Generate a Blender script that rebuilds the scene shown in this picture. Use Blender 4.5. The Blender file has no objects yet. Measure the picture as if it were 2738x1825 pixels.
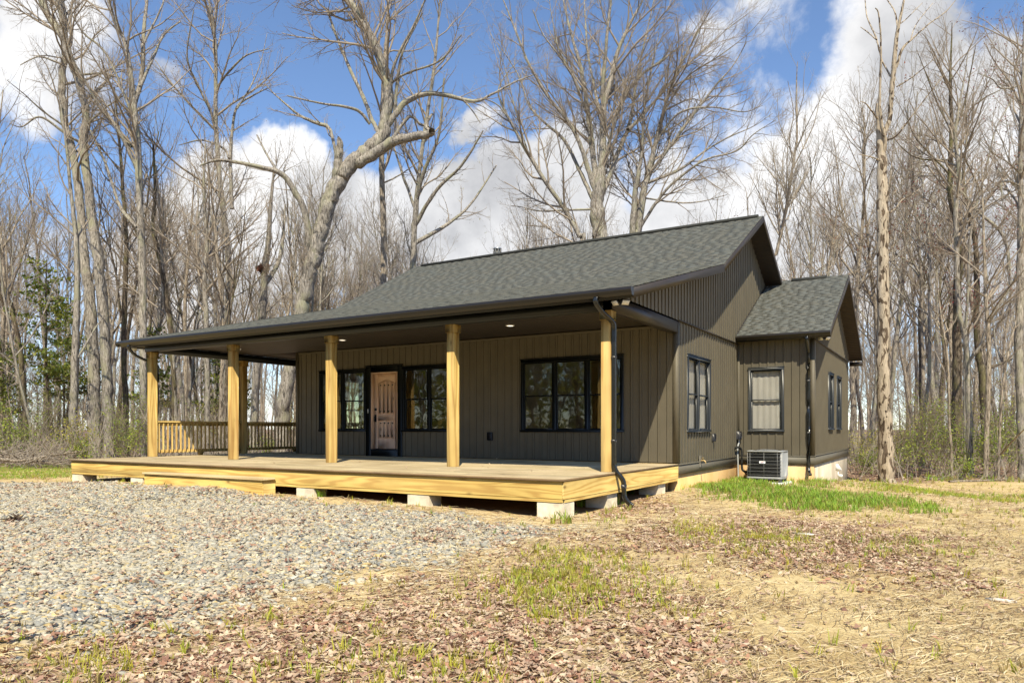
import bpy, math, random
import numpy as np
from mathutils import Vector
R = math.radians
random.seed(7)
RNG = np.random.default_rng(11)
sc = bpy.context.scene
COL = sc.collection

# ---------------------------------------------------------------- camera
F, HOR, YAW = 1928.42, 1145.36, 0.542
CX, CY, CZ = 4.8167, -14.7156, 0.7373
SN, CS = math.sin(YAW), math.cos(YAW)
cam_d = bpy.data.cameras.new('camera'); cam = bpy.data.objects.new('camera', cam_d); COL.objects.link(cam)
cam.location = (CX, CY, CZ); cam.rotation_euler = (R(90), 0, YAW)
cam_d.sensor_width = 36; cam_d.lens = F / 2738 * 36
cam_d.shift_y = (HOR - 912.5) / 2738
cam_d.clip_start = 0.05; cam_d.clip_end = 5000
sc.camera = cam

def at(x, y, d):
    """a point of the place, d metres in front of the camera (x, y on a 2352 px wide print)"""
    u, v = x * 1.16412, y * 1.16412
    l = (u - 1369) / F
    return np.array([CX + d * (-SN + CS * l), CY + d * (CS + SN * l), CZ - (v - HOR) / F * d])

# ---------------------------------------------------------------- materials
MATS = {}
def new_mat(name):
    m = bpy.data.materials.new(name); m.use_nodes = True
    nt = m.node_tree; nt.nodes.clear()
    out = nt.nodes.new('ShaderNodeOutputMaterial')
    b = nt.nodes.new('ShaderNodeBsdfPrincipled')
    nt.links.new(b.outputs[0], out.inputs[0])
    MATS[name] = m
    return m, nt, b, out
def N(nt, t, **kw):
    n = nt.nodes.new(t)
    for k, v in kw.items():
        if k.startswith('i_'):
            key = k[2:]
            n.inputs[int(key) if key.isdigit() else key.replace('_', ' ')].default_value = v
        else: setattr(n, k, v)
    return n
def ramp(nt, fac, stops):
    r = nt.nodes.new('ShaderNodeValToRGB')
    e = r.color_ramp.elements
    while len(e) < len(stops): e.new(0.5)
    for el, (p, c) in zip(e, stops):
        el.position = p; el.color = (*c, 1) if len(c) == 3 else c
    nt.links.new(fac, r.inputs[0]); return r
def coords(nt, scale=(1, 1, 1), kind='Object'):
    tc = nt.nodes.new('ShaderNodeTexCoord'); mp = nt.nodes.new('ShaderNodeMapping')
    mp.inputs['Scale'].default_value = scale
    nt.links.new(tc.outputs[kind], mp.inputs[0]); return mp
def mixc(nt, fac, a, b, mode='MIX'):
    m = nt.nodes.new('ShaderNodeMix'); m.data_type = 'RGBA'; m.blend_type = mode
    for s, v in ((0, fac), (6, a), (7, b)):
        if isinstance(v, (int, float)): m.inputs[s].default_value = v
        elif isinstance(v, tuple): m.inputs[s].default_value = (*v, 1) if len(v) == 3 else v
        else: nt.links.new(v, m.inputs[s])
    return m.outputs[2]
def bump(nt, b, h, strength=0.3, dist=0.01):
    bp = nt.nodes.new('ShaderNodeBump'); bp.inputs['Strength'].default_value = strength; bp.inputs['Distance'].default_value = dist
    nt.links.new(h, bp.inputs['Height']); nt.links.new(bp.outputs[0], b.inputs['Normal'])

def plain(name, col, rough=0.6, var=0.12, scale=3.0, metal=0.0, spec=0.5, bumps=0.0, stretch=(1, 1, 1)):
    m, nt, b, _ = new_mat(name)
    mp = coords(nt, stretch)
    n = N(nt, 'ShaderNodeTexNoise', i_Scale=scale, i_Detail=6.0, i_Roughness=0.6); nt.links.new(mp.outputs[0], n.inputs[0])
    lo = tuple(c * (1 - var) for c in col); hi = tuple(min(c * (1 + var), .95) for c in col)
    r = ramp(nt, n.outputs[0], [(0.3, lo), (0.7, hi)])
    nt.links.new(r.outputs[0], b.inputs['Base Color'])
    b.inputs['Roughness'].default_value = rough; b.inputs['Metallic'].default_value = metal
    b.inputs['Specular IOR Level'].default_value = spec
    if bumps:
        n2 = N(nt, 'ShaderNodeTexNoise', i_Scale=scale * 14, i_Detail=4.0); nt.links.new(mp.outputs[0], n2.inputs[0])
        bump(nt, b, n2.outputs[0], bumps, 0.004)
    return m

def wood(name, light, dark, axis, rough=0.65, knots=True, ring=9.0, tint=False, contrast=1.0):
    """sawn softwood: grain runs along axis (0, 1 or 2)"""
    m, nt, b, _ = new_mat(name)
    s = [1, 1, 1]; s[axis] = 0.075
    mp = coords(nt, tuple(s))
    n = N(nt, 'ShaderNodeTexNoise', i_Scale=5.2, i_Detail=1.5, i_Roughness=0.45, i_Distortion=0.35); nt.links.new(mp.outputs[0], n.inputs[0])
    mu = N(nt, 'ShaderNodeMath', operation='MULTIPLY', i_1=ring * 6.28); nt.links.new(n.outputs[0], mu.inputs[0])
    si = N(nt, 'ShaderNodeMath', operation='SINE'); nt.links.new(mu.outputs[0], si.inputs[0])
    s2 = [30, 30, 30]; s2[axis] = 0.8
    mp2 = coords(nt, tuple(s2))
    n2 = N(nt, 'ShaderNodeTexNoise', i_Scale=4.0, i_Detail=4.0); nt.links.new(mp2.outputs[0], n2.inputs[0])
    ad = N(nt, 'ShaderNodeMath', operation='MULTIPLY_ADD', i_1=0.30 * contrast, i_2=0.45); nt.links.new(si.outputs[0], ad.inputs[0])
    ad2 = N(nt, 'ShaderNodeMath', operation='MULTIPLY_ADD', i_1=0.55); nt.links.new(n2.outputs[0], ad2.inputs[0]); nt.links.new(ad.outputs[0], ad2.inputs[2])
    r = ramp(nt, ad2.outputs[0], [(0.35, light), (0.78, tuple(.55 * l + .45 * d for l, d in zip(light, dark))), (1.15, dark)])
    c = r.outputs[0]
    if knots:
        s3 = [1, 1, 1]; s3[axis] = 0.45
        mp3 = coords(nt, tuple(s3))
        v = N(nt, 'ShaderNodeTexVoronoi', i_Scale=2.6); nt.links.new(mp3.outputs[0], v.inputs[0])
        k = ramp(nt, v.outputs['Distance'], [(0.03, (.9, .9, .9)), (0.06, (.35, .35, .35)), (0.11, (0, 0, 0))])
        c = mixc(nt, k.outputs[0], c, tuple(x * .4 for x in dark))
    big = N(nt, 'ShaderNodeTexNoise', i_Scale=0.9, i_Detail=3.0)
    mpb = coords(nt); nt.links.new(mpb.outputs[0], big.inputs[0])
    rb = ramp(nt, big.outputs[0], [(0.3, (.74, .72, .68)), (0.6, (1.0, 1.0, 1.0)), (.8, (1.08, 1.08, 1.06))])
    c = mixc(nt, 1.0, c, rb.outputs[0], 'MULTIPLY')
    if tint:
        a = N(nt, 'ShaderNodeAttribute', attribute_name='tint')
        c = mixc(nt, 1.0, c, a.outputs['Color'], 'MULTIPLY')
    nt.links.new(c, b.inputs['Base Color']); b.inputs['Roughness'].default_value = rough
    b.inputs['Specular IOR Level'].default_value = 0.3
    bump(nt, b, n2.outputs[0], 0.25, 0.003)
    return m

def tinted(name, rough=0.7, spec=0.3, noise=0.0, nscale=40.0, trans=0.0):
    """colour carried per piece in the mesh attribute tint"""
    m, nt, b, out = new_mat(name)
    a = N(nt, 'ShaderNodeAttribute', attribute_name='tint')
    c = a.outputs['Color']
    if noise:
        mp = coords(nt); n = N(nt, 'ShaderNodeTexNoise', i_Scale=nscale, i_Detail=5.0, i_Roughness=0.7); nt.links.new(mp.outputs[0], n.inputs[0])
        r = ramp(nt, n.outputs[0], [(0.25, (1 - noise,) * 3), (0.75, (1 + noise,) * 3)])
        c = mixc(nt, 1.0, c, r.outputs[0], 'MULTIPLY')
        bump(nt, b, n.outputs[0], 0.35, 0.006)
    nt.links.new(c, b.inputs['Base Color']); b.inputs['Roughness'].default_value = rough
    b.inputs['Specular IOR Level'].default_value = spec
    if trans:
        t = nt.nodes.new('ShaderNodeBsdfTranslucent'); nt.links.new(c, t.inputs[0])
        mx = nt.nodes.new('ShaderNodeMixShader'); mx.inputs[0].default_value = trans
        nt.links.new(b.outputs[0], mx.inputs[1]); nt.links.new(t.outputs[0], mx.inputs[2]); nt.links.new(mx.outputs[0], out.inputs[0])
    return m

def bark(name, lo, hi, scale=1.0, moss=None, strip=False):
    m, nt, b, _ = new_mat(name)
    mp = coords(nt, (9 * scale, 9 * scale, 1.6 * scale))
    v = N(nt, 'ShaderNodeTexNoise', i_Scale=2.4, i_Detail=8.0, i_Roughness=0.68, i_Distortion=0.6); nt.links.new(mp.outputs[0], v.inputs[0])
    mp2 = coords(nt, (1, 1, .35)); n2 = N(nt, 'ShaderNodeTexNoise', i_Scale=1.6, i_Detail=5.0); nt.links.new(mp2.outputs[0], n2.inputs[0])
    r = ramp(nt, v.outputs[0], [(0.38, tuple(c * .22 for c in lo)), (0.49, lo), (0.66, hi)])
    rb = ramp(nt, n2.outputs[0], [(0.3, (.68, .68, .7)), (0.7, (1.12, 1.1, 1.06))])
    c = mixc(nt, 1.0, r.outputs[0], rb.outputs[0], 'MULTIPLY')
    if moss:
        n3 = N(nt, 'ShaderNodeTexNoise', i_Scale=2.2, i_Detail=6.0); nt.links.new(coords(nt, (1, 1, .6)).outputs[0], n3.inputs[0])
        rm = ramp(nt, n3.outputs[0], [(0.5, (0, 0, 0)), (0.66, (.75, .75, .75))])
        c = mixc(nt, rm.outputs[0], c, moss)
    if strip:
        n4 = N(nt, 'ShaderNodeTexNoise', i_Scale=3.0, i_Detail=3.0, i_Distortion=1.0); nt.links.new(coords(nt, (2.2, 2.2, .8)).outputs[0], n4.inputs[0])
        rs = ramp(nt, n4.outputs[0], [(0.44, (0, 0, 0)), (0.47, (1, 1, 1))])
        cd = mixc(nt, 1.0, c, (.36, .33, .32), 'MULTIPLY'); cl = mixc(nt, .55, c, (.56, .48, .37))
        c = mixc(nt, rs.outputs[0], cd, cl)
    nt.links.new(c, b.inputs['Base Color']); b.inputs['Roughness'].default_value = 0.9; b.inputs['Specular IOR Level'].default_value = 0.15
    bump(nt, b, v.outputs[0], 0.9, 0.05)
    return m

def glass_mat(name, tintc=(.75, .8, .72), refl=1.0):
    m, nt, b, out = new_mat(name)
    nt.nodes.remove(b)
    t = nt.nodes.new('ShaderNodeBsdfTransparent'); t.inputs[0].default_value = (*tintc, 1)
    g = nt.nodes.new('ShaderNodeBsdfGlossy'); g.inputs['Roughness'].default_value = 0.02; g.inputs[0].default_value = (refl, refl * .98, refl * .88, 1)
    n = N(nt, 'ShaderNodeTexNoise', i_Scale=1.3, i_Detail=2.0); nt.links.new(coords(nt).outputs[0], n.inputs[0])
    bp = nt.nodes.new('ShaderNodeBump'); bp.inputs['Strength'].default_value = 0.06; bp.inputs['Distance'].default_value = 0.05
    nt.links.new(n.outputs[0], bp.inputs['Height']); nt.links.new(bp.outputs[0], g.inputs['Normal'])
    f = N(nt, 'ShaderNodeFresnel'); gm = nt.nodes.new('ShaderNodeNewGeometry')
    io = N(nt, 'ShaderNodeMapRange', i_3=1.9, i_4=1 / 1.9); nt.links.new(gm.outputs['Backfacing'], io.inputs[0]); nt.links.new(io.outputs[0], f.inputs['IOR'])
    mx = nt.nodes.new('ShaderNodeMixShader')
    nt.links.new(f.outputs[0], mx.inputs[0]); nt.links.new(t.outputs[0], mx.inputs[1]); nt.links.new(g.outputs[0], mx.inputs[2])
    nt.links.new(mx.outputs[0], out.inputs[0])
    return m

def lamp_mat(name, col, s):
    m, nt, b, out = new_mat(name)
    b.inputs['Base Color'].default_value = (.8, .8, .78, 1)
    b.inputs['Emission Color'].default_value = (*col, 1); b.inputs['Emission Strength'].default_value = s
    return m

# ---------------------------------------------------------------- mesh helpers
def mesh_obj(name, V, Fc, mat, parent=None, tint=None, smooth=False, local=False):
    """V (n,3); Fc: list of faces or list of (m,k) int arrays"""
    me = bpy.data.meshes.new(name)
    V = np.asarray(V, np.float32)
    if isinstance(Fc, np.ndarray): Fc = [Fc]
    if len(Fc) and isinstance(Fc[0], np.ndarray):
        lens = np.concatenate([np.full(len(a), a.shape[1], np.int32) for a in Fc])
        idx = np.concatenate([a.reshape(-1) for a in Fc]).astype(np.int32)
    else:
        lens = np.array([len(f) for f in Fc], np.int32)
        idx = np.fromiter((i for f in Fc for i in f), np.int32)
    me.vertices.add(len(V)); me.vertices.foreach_set('co', V.reshape(-1))
    me.loops.add(len(idx)); me.loops.foreach_set('vertex_index', idx)
    st = np.zeros(len(lens), np.int32); st[1:] = np.cumsum(lens)[:-1]
    me.polygons.add(len(lens)); me.polygons.foreach_set('loop_start', st); me.polygons.foreach_set('loop_total', lens)
    if smooth: me.polygons.foreach_set('use_smooth', np.ones(len(lens), bool))
    me.update(calc_edges=True); me.validate()
    if tint is not None:
        a = me.attributes.new('tint', 'FLOAT_COLOR', 'POINT')
        t = np.ones((len(V), 4), np.float32); t[:, :3] = tint
        a.data.foreach_set('color', t.reshape(-1))
    if mat: me.materials.append(MATS[mat] if isinstance(mat, str) else mat)
    o = bpy.data.objects.new(name, me); COL.objects.link(o)
    if parent:
        o.parent = parent
        if not local:
            w = Vector((0, 0, 0)); p = parent
            while p: w += p.location; p = p.parent
            o.location = -w
    return o

class MB:
    def __init__(s): s.v = []; s.f = []; s.t = []; s.ct = (1, 1, 1)
    def add(s, vs, fs):
        b = len(s.v); s.v += [tuple(map(float, v)) for v in vs]; s.t += [s.ct] * len(vs); s.f += [tuple(i + b for i in f) for f in fs]
    def quad(s, a, b, c, d): s.add([a, b, c, d], [(0, 1, 2, 3)])
    def box(s, x0, x1, y0, y1, z0, z1, bev=0.0):
        if bev <= 0:
            s.add([(x0, y0, z0), (x1, y0, z0), (x1, y1, z0), (x0, y1, z0), (x0, y0, z1), (x1, y0, z1), (x1, y1, z1), (x0, y1, z1)],
                  [(3, 2, 1, 0), (4, 5, 6, 7), (0, 1, 5, 4), (1, 2, 6, 5), (2, 3, 7, 6), (3, 0, 4, 7)])
        else:
            b = bev; X = (x0, x1); Y = (y0, y1); Z = (z0, z1); vs = []; ix = {}
            for i in (0, 1):
                for j in (0, 1):
                    for k in (0, 1):
                        sx, sy, sz = 1 - 2 * i, 1 - 2 * j, 1 - 2 * k
                        for ax in range(3):
                            p = [X[i] + sx * b, Y[j] + sy * b, Z[k] + sz * b]; p[ax] = (X[i], Y[j], Z[k])[ax]
                            ix[(i, j, k, ax)] = len(vs); vs.append(tuple(p))
            fs = []
            for ax in range(3):
                o1, o2 = [a for a in range(3) if a != ax]
                for e in (0, 1):
                    q = []
                    for a, c in ((0, 0), (1, 0), (1, 1), (0, 1)):
                        key = [0, 0, 0]; key[ax] = e; key[o1] = a; key[o2] = c; q.append(ix[(*key, ax)])
                    fs.append(tuple(q) if (e == 1) != (ax == 1) else tuple(q[::-1]))
            for ax in range(3):
                o1, o2 = [a for a in range(3) if a != ax]
                for a in (0, 1):
                    for c in (0, 1):
                        k0 = [0, 0, 0]; k0[o1] = a; k0[o2] = c; k1 = list(k0); k1[ax] = 1
                        q = (ix[(*k0, o1)], ix[(*k1, o1)], ix[(*k1, o2)], ix[(*k0, o2)])
                        fs.append(q)
            for i in (0, 1):
                for j in (0, 1):
                    for k in (0, 1): fs.append((ix[(i, j, k, 0)], ix[(i, j, k, 1)], ix[(i, j, k, 2)]))
            s.add(vs, fs)
    def prism(s, pts, d):
        """polygon pts (3D, planar) swept by vector d"""
        n = len(pts); p2 = [tuple(a + b for a, b in zip(p, d)) for p in pts]
        s.add(list(pts) + p2, [tuple(range(n))[::-1], tuple(range(n, 2 * n))] + [(i, (i + 1) % n, n + (i + 1) % n, n + i) for i in range(n)])
    def tube(s, pts, rad, sides=8, cap=True, sec=None):
        P = np.array(pts, float); n = len(P)
        rad = [rad] * n if isinstance(rad, (int, float)) else rad
        T = np.gradient(P, axis=0); T /= np.linalg.norm(T, axis=1)[:, None] + 1e-9
        ref = np.array([0, 0, 1.]) if abs(T.mean(0)[2]) < .8 else np.array([0, 1., 0])
        vs = []
        for i in range(n):
            a = np.cross(ref, T[i]); a /= np.linalg.norm(a) + 1e-9; c = np.cross(T[i], a)
            if sec is None:
                for k in range(sides):
                    w = 2 * math.pi * k / sides; vs.append(P[i] + rad[i] * (a * math.cos(w) + c * math.sin(w)))
            else:
                for (p, q) in sec: vs.append(P[i] + a * p + c * q)
        m = sides if sec is None else len(sec)
        fs = [(i * m + k, i * m + (k + 1) % m, (i + 1) * m + (k + 1) % m, (i + 1) * m + k) for i in range(n - 1) for k in range(m)]
        if cap: fs += [tuple(range(m))[::-1], tuple((n - 1) * m + k for k in range(m))]
        s.add(vs, fs)
    def lathe(s, c, prof, sides=20):
        vs = []; n = len(prof)
        for r, z in prof:
            for k in range(sides):
                w = 2 * math.pi * k / sides; vs.append((c[0] + r * math.cos(w), c[1] + r * math.sin(w), c[2] + z))
        fs = [(i * sides + k, i * sides + (k + 1) % sides, (i + 1) * sides + (k + 1) % sides, (i + 1) * sides + k) for i in range(n - 1) for k in range(sides)]
        fs += [tuple(range(sides))[::-1], tuple((n - 1) * sides + k for k in range(sides))]
        s.add(vs, fs)
    def build(s, name, mat, parent=None, smooth=False, local=False):
        return mesh_obj(name, s.v, s.f, mat, parent, tint=np.array(s.t, np.float32), smooth=smooth, local=local)

def tag(o, label=None, cat=None, group=None, kind=None):
    for k, v in (('label', label), ('category', cat), ('group', group), ('kind', kind)):
        if v: o[k] = v
    return o
def thing(name, loc, label, cat, group=None):
    o = bpy.data.objects.new(name, None); COL.objects.link(o); o.location = loc; o.empty_display_size = .2
    return tag(o, label, cat, group)
# ---------------------------------------------------------------- ground height
_GP = np.array([(0, 0, -.56), (.3, 4.6, -.62), (1.9, 4.9, -.64), (2, 8.5, -.86), (2, 12.4, -1.13), (0, -5.3, -.59), (-2.7, -5.35, -.535), (-5.4, -5.35, -.50), (-8, -5.7, -.40),
    (-10.5, -5.6, -.45), (-13, -5.3, -.53), (-13.3, 0, -.58), (-12, 8, -.65), (2.7, -11, -.72), (5, -9.7, -.72), (.2, -12.7, -.71), (4.8, -14.7, -.76), (6.5, 7.2, -1.0), (3.5, -2, -.66),
    (20, 20, -1.5), (12, 12, -1.35), (-20, 0, -.6), (-30, 20, -.75), (-8, 22, -1.0), (10, -4, -.8), (60, 40, -1.6), (-60, 60, -.9), (0, 80, -1.2), (-15, -12, -.7), (40, -20, -1.0), (-60, -10, -.9), (0, -60, -1), (-6, -3, -.62), (-6, -9, -.62), (8,9,-1.15)])
def ground_z(x, y, rough=True):
    x = np.asarray(x, float); y = np.asarray(y, float)
    d2 = (x[..., None] - _GP[:, 0]) ** 2 + (y[..., None] - _GP[:, 1]) ** 2 + .35
    w = d2 ** -1.6
    z = (w * _GP[:, 2]).sum(-1) / w.sum(-1)
    if rough:
        z = z + .018 * np.sin(x * 1.9 + .7 * y) * np.cos(1.6 * y - .4 * x) + .009 * np.sin(5.3 * x + 1.2) * np.sin(4.7 * y) + .004 * np.sin(13 * x + 3 * y) * np.sin(11 * y - 2 * x)
    return z
def on_ground(u, v):
    """where the sight line through print pixel (2738 px) meets the ground"""
    l = (u - 1369) / F; w = -(v - HOR) / F; z = -.7
    for _ in range(12):
        t = (z - CZ) / w; x = CX + t * (-SN + CS * l); y = CY + t * (CS + SN * l); z = float(ground_z(x, y, False))
    return (x, y)
def cam_uv(x, y, z=-.65):
    dx, dy = x - CX, y - CY
    d = -SN * dx + CS * dy; l = CS * dx + SN * dy
    dd = np.maximum(d, .1)
    return 1369 + F * l / dd, HOR - F * (z - CZ) / dd, d
def in_poly(poly, x, y):
    inside = np.zeros(np.shape(x), bool); n = len(poly); j = n - 1
    for i in range(n):
        xi, yi = poly[i]; xj, yj = poly[j]
        c = ((yi > y) != (yj > y)) & (x < (xj - xi) * (y - yi) / (yj - yi + 1e-12) + xi)
        inside ^= c; j = i
    return inside
def wob(x, y, a=.25, f=1.0, ph=0.):
    return (a * np.sin(f * 2.1 * x + 1.3 * f * y + ph) + .6 * a * np.sin(f * 5.1 * y - f * 3.3 * x + 2 * ph) + .4 * a * np.sin(f * 9.7 * x + 7.9 * f * y),
            a * np.cos(f * 1.7 * y - f * 2.3 * x + ph) + .6 * a * np.cos(f * 4.3 * x + f * 3.9 * y) + .4 * a * np.sin(f * 11.3 * y - f * 8.3 * x))
# ================================================================ materials in use
plain('siding', (.130, .113, .079), .55, .10, 1.6, spec=.35)
plain('black_trim', (.012, .014, .013), .38, .15, 3, spec=.5)
plain('bronze_trim', (.040, .032, .026), .42, .1, 2, spec=.5)
plain('gutter_metal', (.016, .013, .010), .33, .1, 2, spec=.6)
plain('downspout_metal', (.011, .012, .011), .25, .1, 2, spec=.7)
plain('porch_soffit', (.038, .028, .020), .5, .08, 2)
plain('skirt_board', (.135, .122, .092), .6, .06, 1.5)
plain('concrete', (.56, .49, .37), .9, .28, 5, bumps=.4)
plain('edge_brown', (.22, .145, .075), .85, .3, 6, stretch=(.4, .4, 3))
plain('drywall', (.55, .53, .48), .9, .03, 1)
plain('interior_floor', (.26, .18, .11), .5, .15, 3)
plain('shade_cloth', (.62, .60, .56), .9, .06, 3)
plain('galvanised', (.50, .52, .53), .35, .1, 8, metal=.8)
plain('white_plastic', (.80, .80, .78), .4, .03, 3)
plain('grey_conduit', (.46, .47, .46), .5, .06, 5)
plain('black_foam', (.015, .015, .014), .8, .3, 20, bumps=.6)
plain('iron_black', (.010, .009, .009), .4, .1, 8)
plain('unit_grey', (.30, .31, .31), .45, .05, 4, spec=.5)
plain('guard_grey', (.26, .265, .265), .45, .05, 4)
plain('unit_dark', (.035, .037, .038), .5, .1, 6)
plain('badge_red', (.55, .02, .02), .4, .02, 3)
plain('badge_blue', (.05, .06, .40), .4, .02, 3)
plain('brass', (.55, .40, .18), .4, .1, 8, metal=.6)
plain('lens', (.75, .74, .70), .25, .03, 5)
tinted('shingle', .92, .15, .16, 90)
glass_mat('window_glass', (.62, .66, .55))
glass_mat('screened_glass', (.84, .84, .82), .8)
lamp_mat('led', (1, .86, .66), 1.3)
wood('post_wood', (.59, .42, .145), (.40, .24, .065), 2, tint=True, ring=5)
wood('rim_wood', (.62, .445, .135), (.44, .27, .07), 0, tint=True, ring=8)
wood('rim_wood_side', (.63, .46, .165), (.46, .29, .085), 1, tint=True, ring=8)
wood('board_wood', (.52, .425, .265), (.36, .275, .16), 0, rough=.8, knots=True, tint=True, ring=6, contrast=.6)
wood('door_wood', (.92, .68, .50), (.74, .45, .30), 2, rough=.55, ring=5, contrast=.45)
# stucco over block foundation, splashed with clay on the sides by the bare soil
m, nt, b, _ = new_mat('stucco')
gn = N(nt, 'ShaderNodeNewGeometry'); sx = N(nt, 'ShaderNodeSeparateXYZ'); nt.links.new(gn.outputs['Position'], sx.inputs[0])
n1 = N(nt, 'ShaderNodeTexNoise', i_Scale=2.2, i_Detail=8.0, i_Roughness=.65); nt.links.new(coords(nt, (1, 1, .5)).outputs[0], n1.inputs[0])
mr = N(nt, 'ShaderNodeMapRange', i_1=5.0, i_2=5.3, i_3=1.0, i_4=0.15); nt.links.new(sx.outputs['Y'], mr.inputs[0])
clay = ramp(nt, n1.outputs[0], [(.3, (.66, .40, .15)), (.7, (.78, .52, .24))])
bare = ramp(nt, n1.outputs[0], [(.35, (.42, .38, .30)), (.65, (.66, .60, .50))])
nt.links.new(mixc(nt, mr.outputs[0], bare.outputs[0], clay.outputs[0]), b.inputs['Base Color']); b.inputs['Roughness'].default_value = .95
n2 = N(nt, 'ShaderNodeTexNoise', i_Scale=40.0, i_Detail=4.0); nt.links.new(coords(nt).outputs[0], n2.inputs[0]); bump(nt, b, n2.outputs[0], .4, .006)

# ================================================================ the house
house = thing('house', (0, 0, 0), 'single-storey house with dark taupe vertical siding, grey shingle roof and a deep front porch', 'house')
HC = 2.93                      # porch ceiling height over the deck
W = 11.34                      # front wall runs x = -W .. 0
YB = 11.8                      # rear wall
XE, Y0E, Y1E = 1.92, 5.07, 12.36
EAVE_Y, EAVE_Z, KINK_Y, KINK_Z, RIDGE_Y, RIDGE_Z = -3.76, 3.02, 1.80, 4.47, 5.90, 6.60
XR, XL = .48, -11.66
BSL = (RIDGE_Z - KINK_Z) / (RIDGE_Y - KINK_Y)
def roof_z(y):
    if y < KINK_Y: return EAVE_Z + (y - EAVE_Y) * (KINK_Z - EAVE_Z) / (KINK_Y - EAVE_Y)
    if y < RIDGE_Y: return KINK_Z + (y - KINK_Y) * BSL
    return RIDGE_Z - (y - RIDGE_Y) * BSL
ER_Y, ER_Z, EE_Y, EE_Z = 8.76, 5.29, 4.77, 3.19
ESL = (ER_Z - EE_Z) / (ER_Y - EE_Y)
def ext_roof_z(y): return ER_Z - abs(y - ER_Y) * ESL

def siding(name, to3, a0, a1, zlo, zhi, openings, base=0.0, pitch=.203, parent=house, breaks=()):
    """vertical board siding with raised ribs; openings (a0,a1,z0,z1) cut out; zhi may be a function of a"""
    fz = zhi if callable(zhi) else (lambda a: zhi)
    pts = []
    n = int((a1 - a0) / pitch) + 1
    for i in range(n + 1):
        s = a0 + i * pitch
        for da, off in ((0, 0), (.137, 0), (.140, -.016), (.150, -.016), (.1515, .012), (.1545, .018), (.189, .018), (.193, .012), (.196, 0)):
            if a0 <= s + da <= a1: pts.append((s + da, off))
    pts += [(a1, pts[-1][1])]
    A = np.array([p[0] for p in pts]); O = np.array([p[1] for p in pts])
    extra = [x for o in openings for x in o[:2]] + list(breaks)
    allA = np.unique(np.concatenate([A, [e for e in extra if a0 < e < a1]])) if extra else A
    allO = np.interp(allA, A, O)
    mb = MB()
    for i in range(len(allA) - 1):
        p, q = allA[i], allA[i + 1]
        if q - p < 1e-6: continue
        mid = (p + q) / 2
        iv = [(zlo, None)]
        for (b0, b1, z0, z1) in sorted([o for o in openings if o[0] - 1e-6 < mid < o[1] + 1e-6], key=lambda o: o[2]):
            l = iv.pop(); iv.append((l[0], z0)); iv.append((z1, None))
        for lo, hi in iv:
            h0, h1 = (fz(p), fz(q)) if hi is None else (hi, hi)
            if max(h0, h1) <= lo: continue
            mb.quad(to3(p, base + allO[i], lo), to3(q, base + allO[i + 1], lo), to3(q, base + allO[i + 1], max(h1, lo)), to3(p, base + allO[i], max(h0, lo)))
    return mb.build(name, 'siding', parent)

front = lambda a, o, z: (a, -o, z)
gable = lambda a, o, z: (o, a, z)
leftw = lambda a, o, z: (-W - o, a, z)
extf = lambda a, o, z: (a, Y0E - o, z)
extg = lambda a, o, z: (XE + o, a, z)
Z0W, Z1W = .66, 2.345
OPEN_F = [(-10.40, -8.66, Z0W, Z1W), (-8.65, -7.40, -.0, 2.40), (-7.39, -5.66, Z0W, Z1W), (-3.785, -1.20, Z0W, Z1W)]
OPEN_G = [(.58, 2.33, Z0W, Z1W)]
OPEN_E = [(.29, 1.195, Z0W, Z1W)]
OPEN_A = [(7.62, 8.56, .70, Z1W), (9.35, 10.36, .70, Z1W)]
OPEN_L = [(1.9, 3.4, .35, 2.3)]
siding('front_wall', front, -W, 0, .02, HC, OPEN_F)
siding('gable_wall', gable, 0, Y0E, -.03, 3.0, OPEN_G)
siding('gable_wall', gable, -3.44, 11.6, 3.0, lambda y: roof_z(y) - .17, [], base=.022, breaks=(KINK_Y, RIDGE_Y))
siding('left_wall', leftw, 0, YB, .02, lambda y: roof_z(y) - .17, OPEN_L, breaks=(KINK_Y, RIDGE_Y))
siding('wing_front_wall', extf, 0.01, XE, .02, 3.1, OPEN_E)
siding('wing_gable_wall', extg, Y0E, Y1E, .04, 3.02, OPEN_A)
siding('wing_gable_wall', extg, Y0E - .05, Y1E + .05, 3.02, lambda y: ext_roof_z(y) - .16, [], base=.02, breaks=(ER_Y,))
mb = MB(); mb.box(-W, 0, YB - .05, YB, -1.2, roof_z(YB) - .2); mb.box(0, XE, Y1E - .05, Y1E, -1.2, 3.1); mb.build('rear_wall', 'siding', house)
# corner boards
mb = MB()
mb.box(-.10, .020, -.020, .0, .02, HC); mb.box(.0, .020, .0, .10, -.03, 2.99)
mb.build('corner_board', 'siding', house)
mb = MB(); mb.box(-W - .02, -W + .09, -.020, 0, .02, HC); mb.build('corner_board', 'siding', house)
mb = MB(); mb.box(XE - .09, XE + .020, Y0E - .020, Y0E, .03, 3.05); mb.box(XE, XE + .020, Y0E, Y0E + .09, .04, 3.0); mb.build('corner_board', 'siding', house)
mb = MB(); mb.box(.014, .06, Y0E - .055, Y0E - .0145, .02, 3.0); mb.build('inner_corner_post', 'siding', house)
mb = MB(); mb.box(XE - .02, XE + .020, Y1E, Y1E + .02, .04, 3.0); mb.build('corner_board', 'siding', house)
# drip band between lower and upper siding
mb = MB(); mb.box(.0, .052, -.02, Y0E - .0, 2.985, 3.012); mb.build('band_trim', 'bronze_trim', house)
mb = MB(); mb.box(XE, XE + .048, Y0E - .0, Y1E + .02, 3.006, 3.032); mb.build('band_trim', 'bronze_trim', house)
mb = MB(); mb.box(-W + .09, -.1, -.030, -.0, HC - .05, HC - .001); mb.build('ceiling_trim', 'siding', house)
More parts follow.
